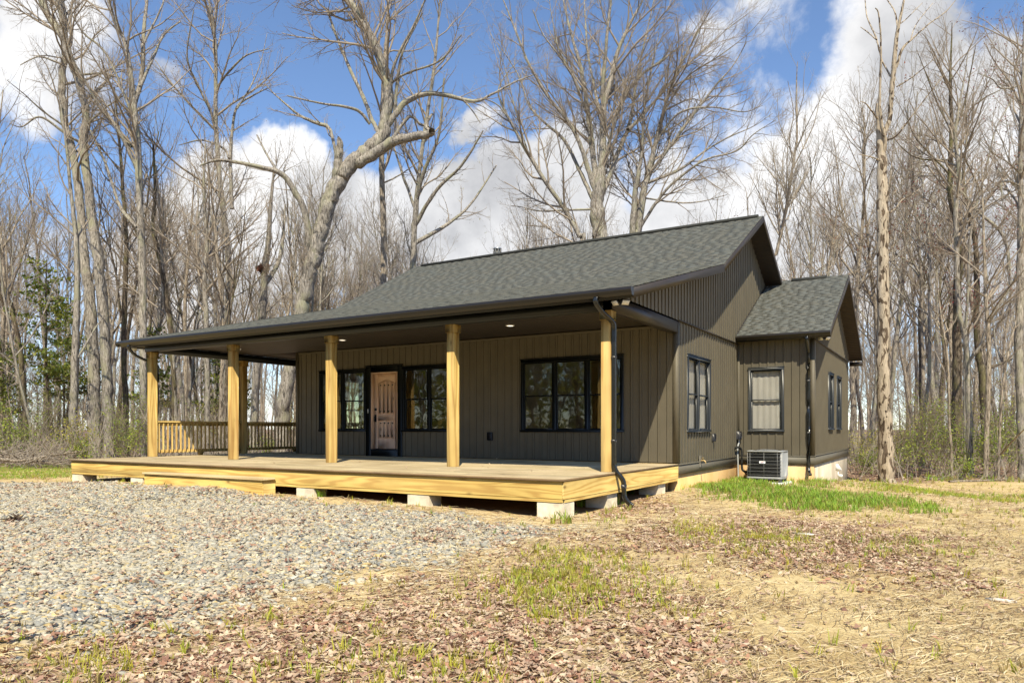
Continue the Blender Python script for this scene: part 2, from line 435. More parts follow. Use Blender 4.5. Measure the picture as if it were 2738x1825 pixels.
# skirt boards
mb = MB(); mb.box(.0, .030, -.02, Y0E - .03, -.225, -.028); mb.box(.0, .042, -.02, Y0E - .03, -.026, -.006); mb.build('skirt_board', 'skirt_board', house)
mb = MB(); mb.box(0.03, XE + .03, Y0E - .030, Y0E, -.185, .016); mb.box(.03, XE + .042, Y0E - .042, Y0E, .018, .036); mb.build('skirt_board', 'skirt_board', house)
mb = MB(); mb.box(XE, XE + .030, Y0E, Y1E + .02, -.185, .036); mb.box(XE, XE + .042, Y0E, Y1E + .02, .038, .056); mb.build('skirt_board', 'skirt_board', house)
# foundation
mb = MB()
mb.box(-.2, -.004, -.02, Y0E - .01, -1.6, -.22); mb.box(-.2, XE - .004, Y0E + .004, Y0E + .2, -1.6, -.18); mb.box(XE - .2, XE - .005, Y0E + .2, Y1E - .01, -1.9, -.18)
mb.box(-W, -.2, -.02, .15, -1.3, .0); mb.box(-W, -W + .15, .15, YB, -1.3, .0)
mb.build('foundation', 'stucco', house)
# interior
mb = MB()
mb.box(-W + .12, -.12, .12, 6.2, -.02, 0.10); mb.build('interior_floor', 'interior_floor', house)
mb = MB()
mb.quad((-W + .1, 6.2, .1), (-.1, 6.2, .1), (-.1, 6.2, 2.8), (-W + .1, 6.2, 2.8)); mb.quad((-W + .1, .1, 2.8), (-.1, .1, 2.8), (-.1, 6.2, 2.8), (-W + .1, 6.2, 2.8))
mb.quad((-5.0, .3, .1), (-5.0, 6.2, .1), (-5.0, 6.2, 2.8), (-5.0, .3, 2.8))
mb.build('interior_wall', 'drywall', house)

# ---------------------------------------------------------------- roof
def shingled(name, p00, ux, vx, lu, lv_fn, parent, seed, base_col, course=.145, clip=None, tabs=True):
    """courses of laminated shingles on a sloped plane. p00 lower corner, ux along eave, vx up slope; clip(v)->(u0,u1)"""
    rg = np.random.default_rng(seed); mb = MB()
    ux = np.array(ux); vx = np.array(vx); nrm = np.cross(ux, vx); nrm /= np.linalg.norm(nrm)
    P = lambda u, v, h: tuple(np.array(p00) + ux * u + vx * v + nrm * h)
    L = lv_fn; n = int(math.ceil(L / course))
    for i in range(n):
        v0 = i * course; v1 = min(L, v0 + course)
        a0, a1 = clip(v0); b0, b1 = clip(v1)
        k = rg.uniform(.95, 1.04)
        mb.ct = tuple(c * .86 * k for c in base_col)
        mb.add([P(a0, v0, .006), P(a1, v0, .006), P(b1, v1 + .0, .001), P(b0, v1, .001), P(a0, v0, -.004), P(a1, v0, -.004)], [(0, 1, 2, 3), (4, 5, 1, 0)])
        if not tabs: continue
        u = a0 - rg.uniform(0, .2)
        while u < a1:
            w = rg.uniform(.14, .30); q0, q1 = max(u, a0, b0), min(u + w, a1, b1); g_ = rg.choice([.03, .09, .13, .18])
            s0, s1 = max(u + w, a0, b0), min(u + w + g_, a1, b1); u += w + g_
            if s1 - s0 > .02:
                mb.ct = tuple(c * .60 for c in base_col); mb.add([P(s0, v0 + .004, .0075), P(s1, v0 + .004, .0075), P(s1, v0 + .07, .0055), P(s0, v0 + .07, .0055)], [(0, 1, 2, 3)])
            if q1 - q0 < .03: continue
            t = rg.uniform(.95, 1.08); wm = rg.uniform(-.03, .05)
            mb.ct = (base_col[0] * t * (1 + wm), base_col[1] * t, base_col[2] * t * (1 - wm))
            vv0, vv1 = v0 - .002, v1 - .028
            mb.add([P(q0, vv0, .013), P(q1, vv0, .013), P(q1, vv1, .0095), P(q0, vv1, .0095), P(q0, vv0, .0), P(q1, vv0, .0), P(q1, vv1, .002), P(q0, vv1, .002)],
                   [(0, 1, 2, 3), (4, 5, 1, 0), (5, 6, 2, 1), (7, 4, 0, 3), (6, 7, 3, 2)])
    return mb.build(name, 'shingle', parent)
SH = (.122, .126, .114)
v1 = np.array([0, KINK_Y - EAVE_Y, KINK_Z - EAVE_Z]); L1 = np.linalg.norm(v1)
v2 = np.array([0, RIDGE_Y - KINK_Y, RIDGE_Z - KINK_Z]); L2 = np.linalg.norm(v2)
XHL = -13.72
roofp = MB()   # the deck boards under the shingles, one closed shell
T = .13
A_ = lambda x, y, dz=0: (x, y, roof_z(y) + dz)
for (ya, yb) in ((EAVE_Y, KINK_Y), (KINK_Y, RIDGE_Y), (RIDGE_Y, YB + .35)):
    x0a = XHL if ya == EAVE_Y else XL
    roofp.add([A_(x0a, ya, -.008), A_(XR, ya, -.008), A_(XR, yb, -.008), A_(XL, yb, -.008), A_(x0a, ya, -T), A_(XR, ya, -T), A_(XR, yb, -T), A_(XL, yb, -T)],
              [(0, 1, 2, 3), (7, 6, 5, 4), (1, 5, 6, 2), (4, 0, 3, 7)])
roofp.quad(A_(XHL, EAVE_Y, -.008), (XL, KINK_Y, KINK_Z - .008), (XL, YB, KINK_Z - .008), (XHL, YB, EAVE_Z - .008))
roof = roofp.build('roof', 'porch_soffit', house)
shingled('shingles', (XHL, EAVE_Y - .02, EAVE_Z), (1, 0, 0), v1 / L1, 0, L1, roof, 1, tuple(c * .93 for c in SH), clip=lambda v: ((XL - XHL) * v / L1, XR - XHL + .01))
shingled('shingles', (XL, KINK_Y, KINK_Z), (1, 0, 0), v2 / L2, 0, L2, roof, 2, SH, clip=lambda v: (0, XR - XL + .01))
vb = np.array([0, RIDGE_Y - (YB + .35), RIDGE_Z - roof_z(YB + .35)]); LB = np.linalg.norm(vb)
shingled('shingles', (XR, YB + .35, roof_z(YB + .35)), (-1, 0, 0), vb / LB, 0, LB, roof, 3, SH, clip=lambda v: (0, XR - XL), tabs=False)
vh = np.array([XL - XHL, 0, KINK_Z - EAVE_Z]); LH = np.linalg.norm(vh)
shingled('shingles', (XHL, YB, EAVE_Z), (0, -1, 0), vh / LH, 0, LH, roof, 4, SH, clip=lambda v: (0, YB - EAVE_Y - (KINK_Y - EAVE_Y) * v / LH), tabs=False)
mb = MB(); mb.ct = tuple(c * .5 for c in SH)
hp = [np.array([XHL, EAVE_Y, EAVE_Z + .01]), np.array([XL, KINK_Y, KINK_Z + .015])]
mb.tube([hp[0] + (hp[1] - hp[0]) * t for t in np.linspace(0, 1, 24)], .02, 6); mb.build('hip_cap', 'shingle', roof)
mb = MB(); mb.ct = tuple(c * .33 for c in SH)     # ridge vent
mb.prism([(-11.3, RIDGE_Y - .17, RIDGE_Z - .06), (-11.3, RIDGE_Y - .17, RIDGE_Z - .015), (-11.3, RIDGE_Y, RIDGE_Z + .065), (-11.3, RIDGE_Y + .17, RIDGE_Z - .015), (-11.3, RIDGE_Y + .17, RIDGE_Z - .06)], (11.3 + XR - .12, 0, 0))
mb.build('ridge_vent', 'shingle', roof)
# rake boards, both gable ends (follow the kink)
def rake(x, side):
    mb = MB(); pts_t = [EAVE_Y + .0, KINK_Y, RIDGE_Y, YB + .35]
    if side < 0: pts_t = [KINK_Y, RIDGE_Y, YB + .35]
    for ya, yb in zip(pts_t[:-1], pts_t[1:]):
        d = .175
        mb.add([(x, ya, roof_z(ya) - .006), (x, yb, roof_z(yb) - .006), (x, yb, roof_z(yb) - d), (x, ya, roof_z(ya) - d), (x + .025 * side, ya, roof_z(ya) - .006), (x + .025 * side, yb, roof_z(yb) - .006), (x + .025 * side, yb, roof_z(yb) - d), (x + .025 * side, ya, roof_z(ya) - d)],
               [(0, 1, 2, 3), (7, 6, 5, 4), (0, 4, 5, 1), (3, 2, 6, 7), (0, 3, 7, 4), (1, 5, 6, 2)])
    return mb.build('rake_board', 'bronze_trim', house)
rake(XR + .002, 1); rake(XL - .002, -1)
# ribbed soffit under the right gable overhang
def soffit(x0, x1, ys, zf, dz, name='soffit'):
    mb = MB()
    for ya, yb in zip(ys[:-1], ys[1:]):
        n = max(1, int(math.hypot(yb - ya, zf(yb) - zf(ya)) / .1))
        for i in range(n):
            p, q = ya + (yb - ya) * i / n, ya + (yb - ya) * (i + .82) / n; r = ya + (yb - ya) * (i + 1) / n
            mb.quad((x0, p, zf(p) - dz), (x0, q, zf(q) - dz), (x1, q, zf(q) - dz), (x1, p, zf(p) - dz))
            mb.quad((x0, q, zf(q) - dz + .008), (x0, r, zf(r) - dz + .008), (x1, r, zf(r) - dz + .008), (x1, q, zf(q) - dz + .008))
    return mb.build(name, 'porch_soffit', house)
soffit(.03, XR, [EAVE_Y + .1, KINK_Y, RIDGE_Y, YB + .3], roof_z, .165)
# wing roof
XEO = 2.33
wr = MB()
for ya, yb in ((EE_Y, ER_Y), (ER_Y, 2 * ER_Y - EE_Y)):
    za, zb = ext_roof_z(ya), ext_roof_z(yb)
    wr.add([(.02, ya, za - .008), (XEO, ya, za - .008), (XEO, yb, zb - .008), (.02, yb, zb - .008), (.02, ya, za - .12), (XEO, ya, za - .12), (XEO, yb, zb - .12), (.02, yb, zb - .12)],
           [(0, 1, 2, 3), (7, 6, 5, 4), (1, 5, 6, 2), (4, 0, 3, 7), (0, 4, 5, 1), (2, 6, 7, 3)])
wroof = wr.build('wing_roof', 'porch_soffit', house)
ve = np.array([0, ER_Y - EE_Y, ER_Z - EE_Z]); LE = np.linalg.norm(ve)
shingled('shingles', (.03, EE_Y - .02, EE_Z), (1, 0, 0), ve / LE, 0, LE, wroof, 5, tuple(c * 1.05 for c in SH), clip=lambda v: (0, XEO - .03 + .01))
ve2 = np.array([0, EE_Y - ER_Y, ER_Z - EE_Z])
shingled('shingles', (XEO, 2 * ER_Y - EE_Y, EE_Z), (-1, 0, 0), ve2 / LE, 0, LE, wroof, 6, SH, clip=lambda v: (0, XEO - .03), tabs=False)
mb = MB(); mb.ct = tuple(c * .35 for c in SH)
mb.prism([(.75, ER_Y - .16, ER_Z - .06), (.75, ER_Y - .16, ER_Z - .01), (.75, ER_Y, ER_Z + .06), (.75, ER_Y + .16, ER_Z - .01), (.75, ER_Y + .16, ER_Z - .06)], (1.0, 0, 0)); mb.build('ridge_vent', 'shingle', wroof)
mb = MB(); mb.ct = tuple(c * .62 for c in SH)
for i in range(10):
    x = .03 + .23 * i
    mb.prism([(x, ER_Y - .13, ER_Z - .055), (x, ER_Y, ER_Z + .018), (x, ER_Y + .13, ER_Z - .055)], (.222, 0, 0))
mb.build('ridge_cap', 'shingle', wroof)
mb = MB()
for ya, yb in ((EE_Y, ER_Y), (ER_Y, 2 * ER_Y - EE_Y)):
    mb.prism([(XEO + .002, ya, ext_roof_z(ya) - .006), (XEO + .002, yb, ext_roof_z(yb) - .006), (XEO + .002, yb, ext_roof_z(yb) - .17), (XEO + .002, ya, ext_roof_z(ya) - .17)], (.022, 0, 0))
mb.box(XE + .03, XEO + .03, 2 * ER_Y - EE_Y - .16, 2 * ER_Y - EE_Y, EE_Z - .30, EE_Z - .17)
mb.build('rake_board', 'bronze_trim', house)
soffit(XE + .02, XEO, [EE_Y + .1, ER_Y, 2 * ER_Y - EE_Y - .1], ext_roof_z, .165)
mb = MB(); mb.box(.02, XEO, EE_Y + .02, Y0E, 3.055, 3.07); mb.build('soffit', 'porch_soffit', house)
# step flashing along wing roof and gable wall
mb = MB(); mb.prism([(.045, EE_Y, EE_Z + .005), (.045, ER_Y, ER_Z + .005), (.045, ER_Y, ER_Z + .06), (.045, EE_Y, EE_Z + .06)], (.004, 0, 0)); mb.build('flashing', 'bronze_trim', house)

# ---------------------------------------------------------------- gutters and downspouts
GP = [(0, 0), (-.085, -.005), (-.105, .045), (-.125, .065), (-.125, .125), (-.117, .125), (-.117, .07), (-.097, .05), (-.08, .004), (-.006, .006), (-.006, .125), (0, .125)]
def gutter(x0, x1, y, z, name='gutter'):
    mb = MB(); g = [(x0, y + p, z + q) for p, q in GP]
    n = len(g); v = g + [(x1, b, c) for a, b, c in g]
    mb.add(v, [(i, (i + 1) % n, n + (i + 1) % n, n + i) for i in range(n)])
    for x in (x0, x1): mb.add([(x, y, z), (x, y - .085, z - .005), (x, y - .105, z + .045), (x, y - .125, z + .065), (x, y - .125, z + .125), (x, y, z + .125)], [tuple(range(6))])
    return mb.build(name, 'gutter_metal', house)
gutter(XHL - .12, XR + .03, EAVE_Y - .002, EAVE_Z - .135)
gutter(.03, XEO + .03, EE_Y - .002, EE_Z - .135)
mb = MB()   # left side gutter (mitred return)
g = [(XHL + .0 + p, EAVE_Y - .12, EAVE_Z - .135 + q) for p, q in GP]; n = len(g); v = g + [(a, YB, c) for a, b, c in g]
mb.add(v, [(i, (i + 1) % n, n + (i + 1) % n, n + i) for i in range(n)]); mb.build('gutter', 'gutter_metal', house)
mb = MB(); mb.box(XHL + .1, XR - .02, EAVE_Y, EAVE_Y + .025, EAVE_Z - .17, EAVE_Z - .02); mb.build('fascia', 'black_trim', house)
mb = MB(); mb.box(.03, XEO, EE_Y, EE_Y + .02, EE_Z - .16, EE_Z - .02); mb.build('fascia', 'black_trim', house)
SECT = [(-.036, -.024), (-.030, -.030), (.030, -.030), (.036, -.024), (.036, .024), (.030, .030), (-.030, .030), (-.036, .024)]
def curve(pts, n=6):
    P = np.array(pts, float); out = []
    Q = np.vstack([2 * P[0] - P[1], P, 2 * P[-1] - P[-2]])
    for i in range(1, len(Q) - 2):
        for t in np.linspace(0, 1, n, endpoint=False):
            a, b, c, d = Q[i - 1], Q[i], Q[i + 1], Q[i + 2]
            out.append(.5 * ((2 * b) + (c - a) * t + (2 * a - 5 * b + 4 * c - d) * t * t + (3 * b - a - 3 * c + d) * t ** 3))
    out.append(P[-1]); return out
def downspout(pts, straps):
    mb = MB(); mb.tube(curve(pts, 5), 1, sec=SECT); o = mb.build('downspout', 'downspout_metal', house)
    for (x, y, z, h) in straps:
        m2 = MB(); m2.box(x - .041, x + .041, y - .035, y + .035, z, z + h, .003); m2.build('strap', 'gutter_metal', o)
    return o
downspout([(-.12, -3.83, 2.90), (-.12, -3.83, 2.80), (-.07, -3.66, 2.66), (-.01, -3.42, 2.54), (.0, -3.37, 2.44), (.0, -3.37, 2.2), (.0, -3.37, 1.2), (.0, -3.37, .25), (.0, -3.37, .12), (.04, -3.365, .01), (.12, -3.355, -.08), (.165, -3.35, -.17),
           (.17, -3.35, -.32), (.19, -3.35, -.43), (.27, -3.34, -.52), (.33, -3.33, -.555)], [(.0, -3.37, 1.93, .035), (.0, -3.37, .52, .035), (.168, -3.35, -.26, .06)])
downspout([(-13.32, -3.83, 2.9), (-13.32, -3.83, 2.82), (-13.30, -3.68, 2.66), (-13.22, -3.40, 2.52), (-13.12, -3.20, 2.44), (-13.10, -3.19, 2.2), (-13.10, -3.19, 1.2), (-13.10, -3.19, .06)], [])
downspout([(1.80, EE_Y - .07, EE_Z - .13), (1.80, EE_Y - .07, EE_Z - .22), (1.80, EE_Y + .05, EE_Z - .35), (1.80, Y0E - .09, EE_Z - .50), (1.80, Y0E - .058, EE_Z - .62), (1.80, Y0E - .058, 1.5), (1.80, Y0E - .058, -.1), (1.80, Y0E - .06, -.26), (1.82, Y0E - .12, -.37), (1.87, Y0E - .26, -.43)],
          [(1.80, Y0E - .058, 1.95, .03), (1.80, Y0E - .058, .62, .03)])

# ---------------------------------------------------------------- porch: beams, ceiling, posts, lights
BZ0, BZ1 = 2.745, 2.90
mb = MB(); mb.box(-13.22, .0, -3.455, -3.29, BZ0, BZ1); mb.build('porch_beam', 'black_trim', house)
mb = MB(); mb.box(-.165, .012, -3.455, .0, BZ0, 2.972); mb.build('porch_beam', 'bronze_trim', house)
mb = MB(); mb.box(-13.22, -13.06, -3.29, YB, BZ0, BZ1); mb.build('porch_beam', 'black_trim', house)
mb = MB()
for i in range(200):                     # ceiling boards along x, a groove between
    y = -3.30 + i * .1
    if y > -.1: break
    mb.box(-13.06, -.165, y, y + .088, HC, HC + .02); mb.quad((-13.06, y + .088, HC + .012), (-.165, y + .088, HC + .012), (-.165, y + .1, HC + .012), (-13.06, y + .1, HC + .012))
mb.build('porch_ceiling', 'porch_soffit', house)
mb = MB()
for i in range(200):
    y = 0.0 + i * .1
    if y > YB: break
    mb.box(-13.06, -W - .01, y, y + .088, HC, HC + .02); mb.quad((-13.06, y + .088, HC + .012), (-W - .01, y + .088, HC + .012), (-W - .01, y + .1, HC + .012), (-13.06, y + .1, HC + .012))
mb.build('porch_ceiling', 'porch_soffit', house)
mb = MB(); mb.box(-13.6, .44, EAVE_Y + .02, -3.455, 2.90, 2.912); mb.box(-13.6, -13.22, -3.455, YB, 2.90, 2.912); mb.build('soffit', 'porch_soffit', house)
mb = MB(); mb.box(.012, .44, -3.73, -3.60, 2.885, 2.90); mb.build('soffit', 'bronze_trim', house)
for lx in (-11.87, -7.96, -3.12):
    mb = MB(); mb.lathe((lx, -1.615, HC), [(.095, 0), (.095, -.012), (.078, -.016), (.075, -.008)]); o = mb.build('ceiling_light', 'white_plastic', house, True)
    m2 = MB(); m2.lathe((lx, -1.615, HC), [(.074, -.009), (.074, -.011), (.0741, -.0115)]); m2.build('lamp_diffuser', 'led', o)
PX = [-.225 - 3.2415 * i for i in range(5)]
def post(x, y):
    w = .176; mb = MB(); k = random.uniform(.93, 1.05); mb.ct = (k, k * random.uniform(.97, 1.02), k * random.uniform(.93, 1.03))
    mb.box(x, x + w, y, y + w, .0, BZ0, .006)
    o = mb.build('porch_post', 'post_wood', house)
    m2 = MB(); m2.ct = (1.0, .97, .9); m2.box(x - .022, x + w + .022, y - .022, y + w + .022, 2.585, BZ0 - .002, .004); m2.build('post_collar', 'post_wood', o)
for x in PX: post(x, -3.41)
post(PX[4], -.55); post(PX[4], 3.4); post(PX[4], 7.2)

# ---------------------------------------------------------------- windows and door
def window(to3, a0, a1, z0, z1, n, glass, shade=None, name='window', drop=None):
    """a: along the wall, o: outwards"""
    def bx(mb, p, q, o0, o1, za, zb):
        c = [to3(p, o0, za), to3(q, o1, zb)]
        lo = [min(c[0][i], c[1][i]) for i in range(3)]; hi = [max(c[0][i], c[1][i]) for i in range(3)]
        mb.box(lo[0], hi[0], lo[1], hi[1], lo[2], hi[2], .004)
    mb = MB(); t = .062
    bx(mb, a0 - .0, a1 + .0, -.06, .046, z1 - t, z1); bx(mb, a0 - .012, a1 + .012, -.06, .060, z0, z0 + .05)
    bx(mb, a0, a0 + t, -.06, .045, z0 + .05, z1 - t); bx(mb, a1 - t, a1, -.06, .045, z0 + .05, z1 - t)
    bx(mb, a0 - .014, a1 + .014, -.005, .058, z1 + .001, z1 + .022)
    lw = (a1 - a0 - 2 * t) / n; mull = .075
    w = mb.build(name, 'black_trim', house)
    for i in range(n):
        p, q = a0 + t + lw * i, a0 + t + lw * (i + 1)
        if i > 0: p += mull / 2
        if i < n - 1: q -= mull / 2
        s = MB(); zm = (z0 + .05 + z1 - t) / 2; e = .034
        for (za, zb, o) in ((zm - .018, z1 - t, -.004), (z0 + .05, zm + .018, -.022)):
            bx(s, p, p + e, o - .02, o + .012, za, zb); bx(s, q - e, q, o - .02, o + .012, za, zb)
            bx(s, p + e, q - e, o - .02, o + .012, zb - e, zb); bx(s, p + e, q - e, o - .02, o + .012, za, za + e)
        if i < n - 1: bx(s, q, q + mull, -.05, .030, z0 + .05, z1 - t)
        s.build('sash', 'black_trim', w)
        g = MB()
        g.quad(to3(p + .01, -.008, zm), to3(q - .01, -.008, zm), to3(q - .01, -.008, z1 - t), to3(p + .01, -.008, z1 - t)); g.quad(to3(p + .01, -.028, z0 + .05), to3(q - .01, -.028, z0 + .05), to3(q - .01, -.028, zm), to3(p + .01, -.028, zm))
        g.build('pane', glass, w)
        if shade:
            b = MB(); zt = z1 - t; za = z0 + .05 if drop is None else zt - drop
            nn = 24
            for k in range(nn):
                u0, u1 = p + (q - p) * k / nn, p + (q - p) * (k + 1) / nn
                f0, f1 = .006 * math.sin(k * 1.3 + i), .006 * math.sin((k + 1) * 1.3 + i)
                b.quad(to3(u0, -.075 + f0, za), to3(u1, -.075 + f1, za), to3(u1, -.075 + f1, zt), to3(u0, -.075 + f0, zt))
            b.build('window_shade', shade, w)
    return w
window(front, *OPEN_F[0], 2, 'window_glass'); window(front, *OPEN_F[2], 2, 'window_glass'); window(front, *OPEN_F[3], 3, 'window_glass')
window(gable, *OPEN_G[0], 2, 'screened_glass', 'shade_cloth')
window(extf, *OPEN_E[0], 1, 'screened_glass', 'shade_cloth')
for o_ in OPEN_A: window(extg, *o_, 1, 'screened_glass', 'shade_cloth')
window(leftw, *OPEN_L[0], 2, 'window_glass')
# door
dt = MB()
dt.box(-8.65, -8.474, -.030, .05, .0, 2.40, .004); dt.box(-7.543, -7.40, -.030, .05, .0, 2.40, .004); dt.box(-8.474, -7.543, -.030, .05, 2.245, 2.40, .004)
dt.box(-8.67, -7.38, -.055, .0, 2.402, 2.43, .004); dt.box(-8.474, -7.543, -.028, .12, .0, .165, .004)
door = dt.build('door', 'black_trim', house)
mb = MB(); mb.box(-8.474, -8.440, -.02, .14, .19, 2.245); mb.box(-7.577, -7.543, -.02, .14, .19, 2.245); mb.box(-8.44, -7.577, -.02, .14, 2.212, 2.245); mb.build('door_frame', 'door_wood', door)
mb = MB(); mb.box(-8.48, -7.54, -.03, .14, .168, .19, .003); mb.build('threshold', 'iron_black', door)
SX0, SX1, SZ0, SZ1, SY = -8.438, -7.579, .205, 2.208, .075
mb = MB(); st = .125
mb.box(SX0, SX1, SY + .018, SY + .045, SZ0, SZ1)                         # core
mb.box(SX0, SX0 + st, SY, SY + .018, SZ0, SZ1, .003); mb.box(SX1 - st, SX1, SY, SY + .018, SZ0, SZ1, .003)
mb.box(SX0 + st, SX1 - st, SY, SY + .018, SZ0, SZ0 + .27, .003); mb.box(SX0 + st, SX1 - st, SY, SY + .018, .955, 1.12, .003)
ax0, ax1 = SX0 + st, SX1 - st                                            # arched head rail
arc = [(ax0 + (ax1 - ax0) * k / 12, 0, 1.955 + .085 * math.sin(math.pi * k / 12)) for k in range(13)]
mb.prism([(x, SY, z) for x, _, z in arc] + [(ax1, SY, SZ1), (ax0, SY, SZ1)], (0, .018, 0))
for (za, zb, arch) in ((SZ0 + .30, .925, False), (1.15, 1.955, True)):     # v-groove planks in the raised panels
    px0, px1 = ax0 + .03, ax1 - .03; nw = 4
    for k in range(nw):
        p, q = px0 + (px1 - px0) * k / nw, px0 + (px1 - px0) * (k + 1) / nw
        top = zb if not arch else 1.925 + .085 * math.sin(math.pi * ((p + q) / 2 - ax0) / (ax1 - ax0))
        mb.box(p + .003, q - .003, SY + .007, SY + .018, za, top, .003)
mb.build('door_slab', 'door_wood', door)
for zc in (SZ0 + .345, .885, 1.2, 1.90):
    for k in range(4):
        x = ax0 + .03 + (ax1 - ax0 - .06) * (k + .5) / 4
        c = MB(); c.tube([(x, SY + .012, zc), (x, SY - .004, zc), (x, SY - .012, zc)], [.02, .02, .009], 8); c.build('clavo', 'iron_black', door)
mb = MB(); mb.tube([(SX0 + .06, SY + .002, 1.255), (SX0 + .06, SY - .02, 1.255), (SX0 + .06, SY - .026, 1.255)], [.036, .034, .026], 14); mb.build('deadbolt', 'iron_black', door)
mb = MB(); mb.box(SX0 + .025, SX0 + .085, SY - .012, SY, .92, 1.12, .004)
mb.tube(curve([(SX0 + .055, SY - .01, 1.06), (SX0 + .055, SY - .055, 1.05), (SX0 + .055, SY - .06, 1.0), (SX0 + .055, SY - .055, .95), (SX0 + .055, SY - .01, .94)]), .011, 8); mb.build('door_handle', 'iron_black', door)
mb = MB(); mb.box(-8.582, -8.548, -.046, -.028, 1.155, 1.265, .006); mb.build('doorbell', 'white_plastic', house)
# outlet covers, spigot
mb = MB(); mb.box(-4.735, -4.585, -.045, -.0, .45, .655, .008); mb.box(-4.70, -4.62, -.056, -.045, .50, .60, .01); mb.build('outlet_cover', 'iron_black', house)
mb = MB(); mb.box(.0, .075, 2.56, 2.68, .43, .62, .01); mb.box(.075, .09, 2.58, 2.66, .45, .60, .01); mb.build('outlet_cover', 'iron_black', house)
mb = MB(); mb.box(.028, .048, 1.44, 1.54, -.13, .13, .003); mb.box(.045, .055, 1.46, 1.52, -.02, .12, .003); o = mb.build('hose_bib', 'skirt_board', house)
mb = MB(); mb.tube(curve([(.05, 1.49, .02), (.10, 1.49, .02), (.15, 1.49, .0), (.165, 1.49, -.05)]), .017, 8); mb.tube([(.10, 1.49, .02), (.10, 1.49, .07)], .010, 6); mb.lathe((.10, 1.49, .07), [(.01, 0), (.034, .002), (.034, .012), (.01, .014)], 8); mb.build('tap', 'brass', o)
# disconnect box, conduit and line set by the wing
mb = MB(); mb.box(.014, .125, 4.83, 5.0, .45, .67, .006); mb.box(.125, .145, 4.85, 4.98, .49, .64, .006); dis = mb.build('disconnect_box', 'iron_black', house)
mb = MB(); mb.tube(curve([(.07, 4.91, .46), (.07, 4.91, .36), (.05, 4.87, .25), (.05, 4.86, .1), (.06, 4.86, -.2), (.07, 4.86, -.62)]), .022, 8); mb.build('conduit', 'grey_conduit', dis)
mb = MB(); mb.tube(curve([(.0, 4.72, .20), (.06, 4.71, .24), (.12, 4.76, .24), (.16, 4.82, .17), (.17, 4.82, .0), (.17, 4.82, -.25), (.20, 4.80, -.36), (.30, 4.76, -.40), (.46, 4.70, -.41)]), .03, 8); mb.build('line_set', 'black_foam', house)
mb = MB(); mb.tube(curve([(.21, 4.79, -.37), (.28, 4.76, -.44), (.36, 4.73, -.47), (.46, 4.70, -.45)]), .014, 8); mb.build('line_set', 'black_foam', house)
# flood lights under the corners
def flood(x, y, z, sx=1):
    mb = MB(); mb.lathe((x, y, z), [(.05, 0), (.05, -.03), (.03, -.04)], 12); mb.tube([(x, y, z - .035), (x + .02, y - .02, z - .075)], .025, 8); o = mb.build('flood_light', 'iron_black', house)
    for (dx, dy, az) in ((-.075, -.05, -115), (.10, -.02, -35)):
        h = MB(); a = R(az); c, s = math.cos(a), math.sin(a)
        def P(u, w, t):   # u across, w up, t outwards; tipped down
            tl = R(38); o_ = t * math.cos(tl) + w * math.sin(tl); zz = w * math.cos(tl) - t * math.sin(tl)
            return (x + dx + o_ * c - u * s, y + dy + o_ * s + u * c, z - .085 + zz)
        h.add([P(-.075, -.05, 0), P(.075, -.05, 0), P(.075, .05, 0), P(-.075, .05, 0), P(-.06, -.04, -.05), P(.06, -.04, -.05), P(.06, .04, -.05), P(-.06, .04, -.05)], [(0, 1, 2, 3), (7, 6, 5, 4), (0, 4, 5, 1), (1, 5, 6, 2), (2, 6, 7, 3), (3, 7, 4, 0)])
        hd = h.build('lamp_head', 'iron_black', o)
        # lens a touch proud of the head
        l = MB(); l.add([P(-.066, -.042, .003), P(.066, -.042, .003), P(.066, .042, .003), P(-.066, .042, .003), P(-.066, -.042, .0008), P(.066, -.042, .0008), P(.066, .042, .0008), P(-.066, .042, .0008)], [(0, 1, 2, 3), (7, 6, 5, 4), (0, 4, 5, 1), (1, 5, 6, 2), (2, 6, 7, 3), (3, 7, 4, 0)]); l.build('lens', 'lens', o)
flood(.22, -3.62, 2.885); flood(-13.5, -3.62, 2.90); flood(2.12, 5.3, 3.13)
# flue on the rear roof slope, its cap showing over the ridge
mb = MB(); fx, fy, fz = -8.55, 6.5, 6.3
mb.lathe((fx, fy, fz), [(.085, 0), (.085, .42), (.13, .43), (.13, .47), (.10, .48)], 24); flue = mb.build('flue', 'galvanised', house)
mb = MB(); mb.lathe((fx, fy, fz), [(.12, .50), (.125, .52), (.125, .66), (.145, .665), (.145, .70), (.06, .73)], 24); mb.build('flue_cap', 'galvanised', flue)
for k in range(8):
    a = k * math.pi / 4; m2 = MB(); m2.box(fx + .135 * math.cos(a) - .006, fx + .135 * math.cos(a) + .006, fy + .135 * math.sin(a) - .006, fy + .135 * math.sin(a) + .006, fz + .47, fz + .67); m2.build('cap_bar', 'unit_grey', flue)

# ================================================================ deck
deck = thing('wooden_deck', (-6.6, -2.6, -.5), 'long new timber deck under the porch on concrete blocks, with a low front step', 'deck')
DX0, DX1, DY0 = -13.30, .028, -5.285
mb = MB(); bw = .1375; ny = int((0 - DY0) / bw) + 1
def deck_boards(mb, x0, x1, y0, y1):
    y = y0
    while y < y1 - .02:
        x = x0; xs = [x0]
        if x1 - x0 > 5: xs += sorted(x0 + (x1 - x0) * (k + random.uniform(.15, .85)) / 3 for k in range(3))
        xs.append(x1)
        for p, q in zip(xs[:-1], xs[1:]):
            k = random.uniform(.84, 1.1); mb.ct = (k, k * random.uniform(.97, 1.02), k * random.uniform(.92, 1.04))
            mb.box(p + .0015, q - .0015, y, min(y + bw - .005, y1), -.038, random.uniform(-.0015, .0015), .003)
        y += bw
deck_boards(mb, DX0, DX1, DY0 - .03, -.02); deck_boards(mb, DX0, -W - .02, -.02 + .0, 9.0)
mb.build('deck_boards', 'board_wood', deck)
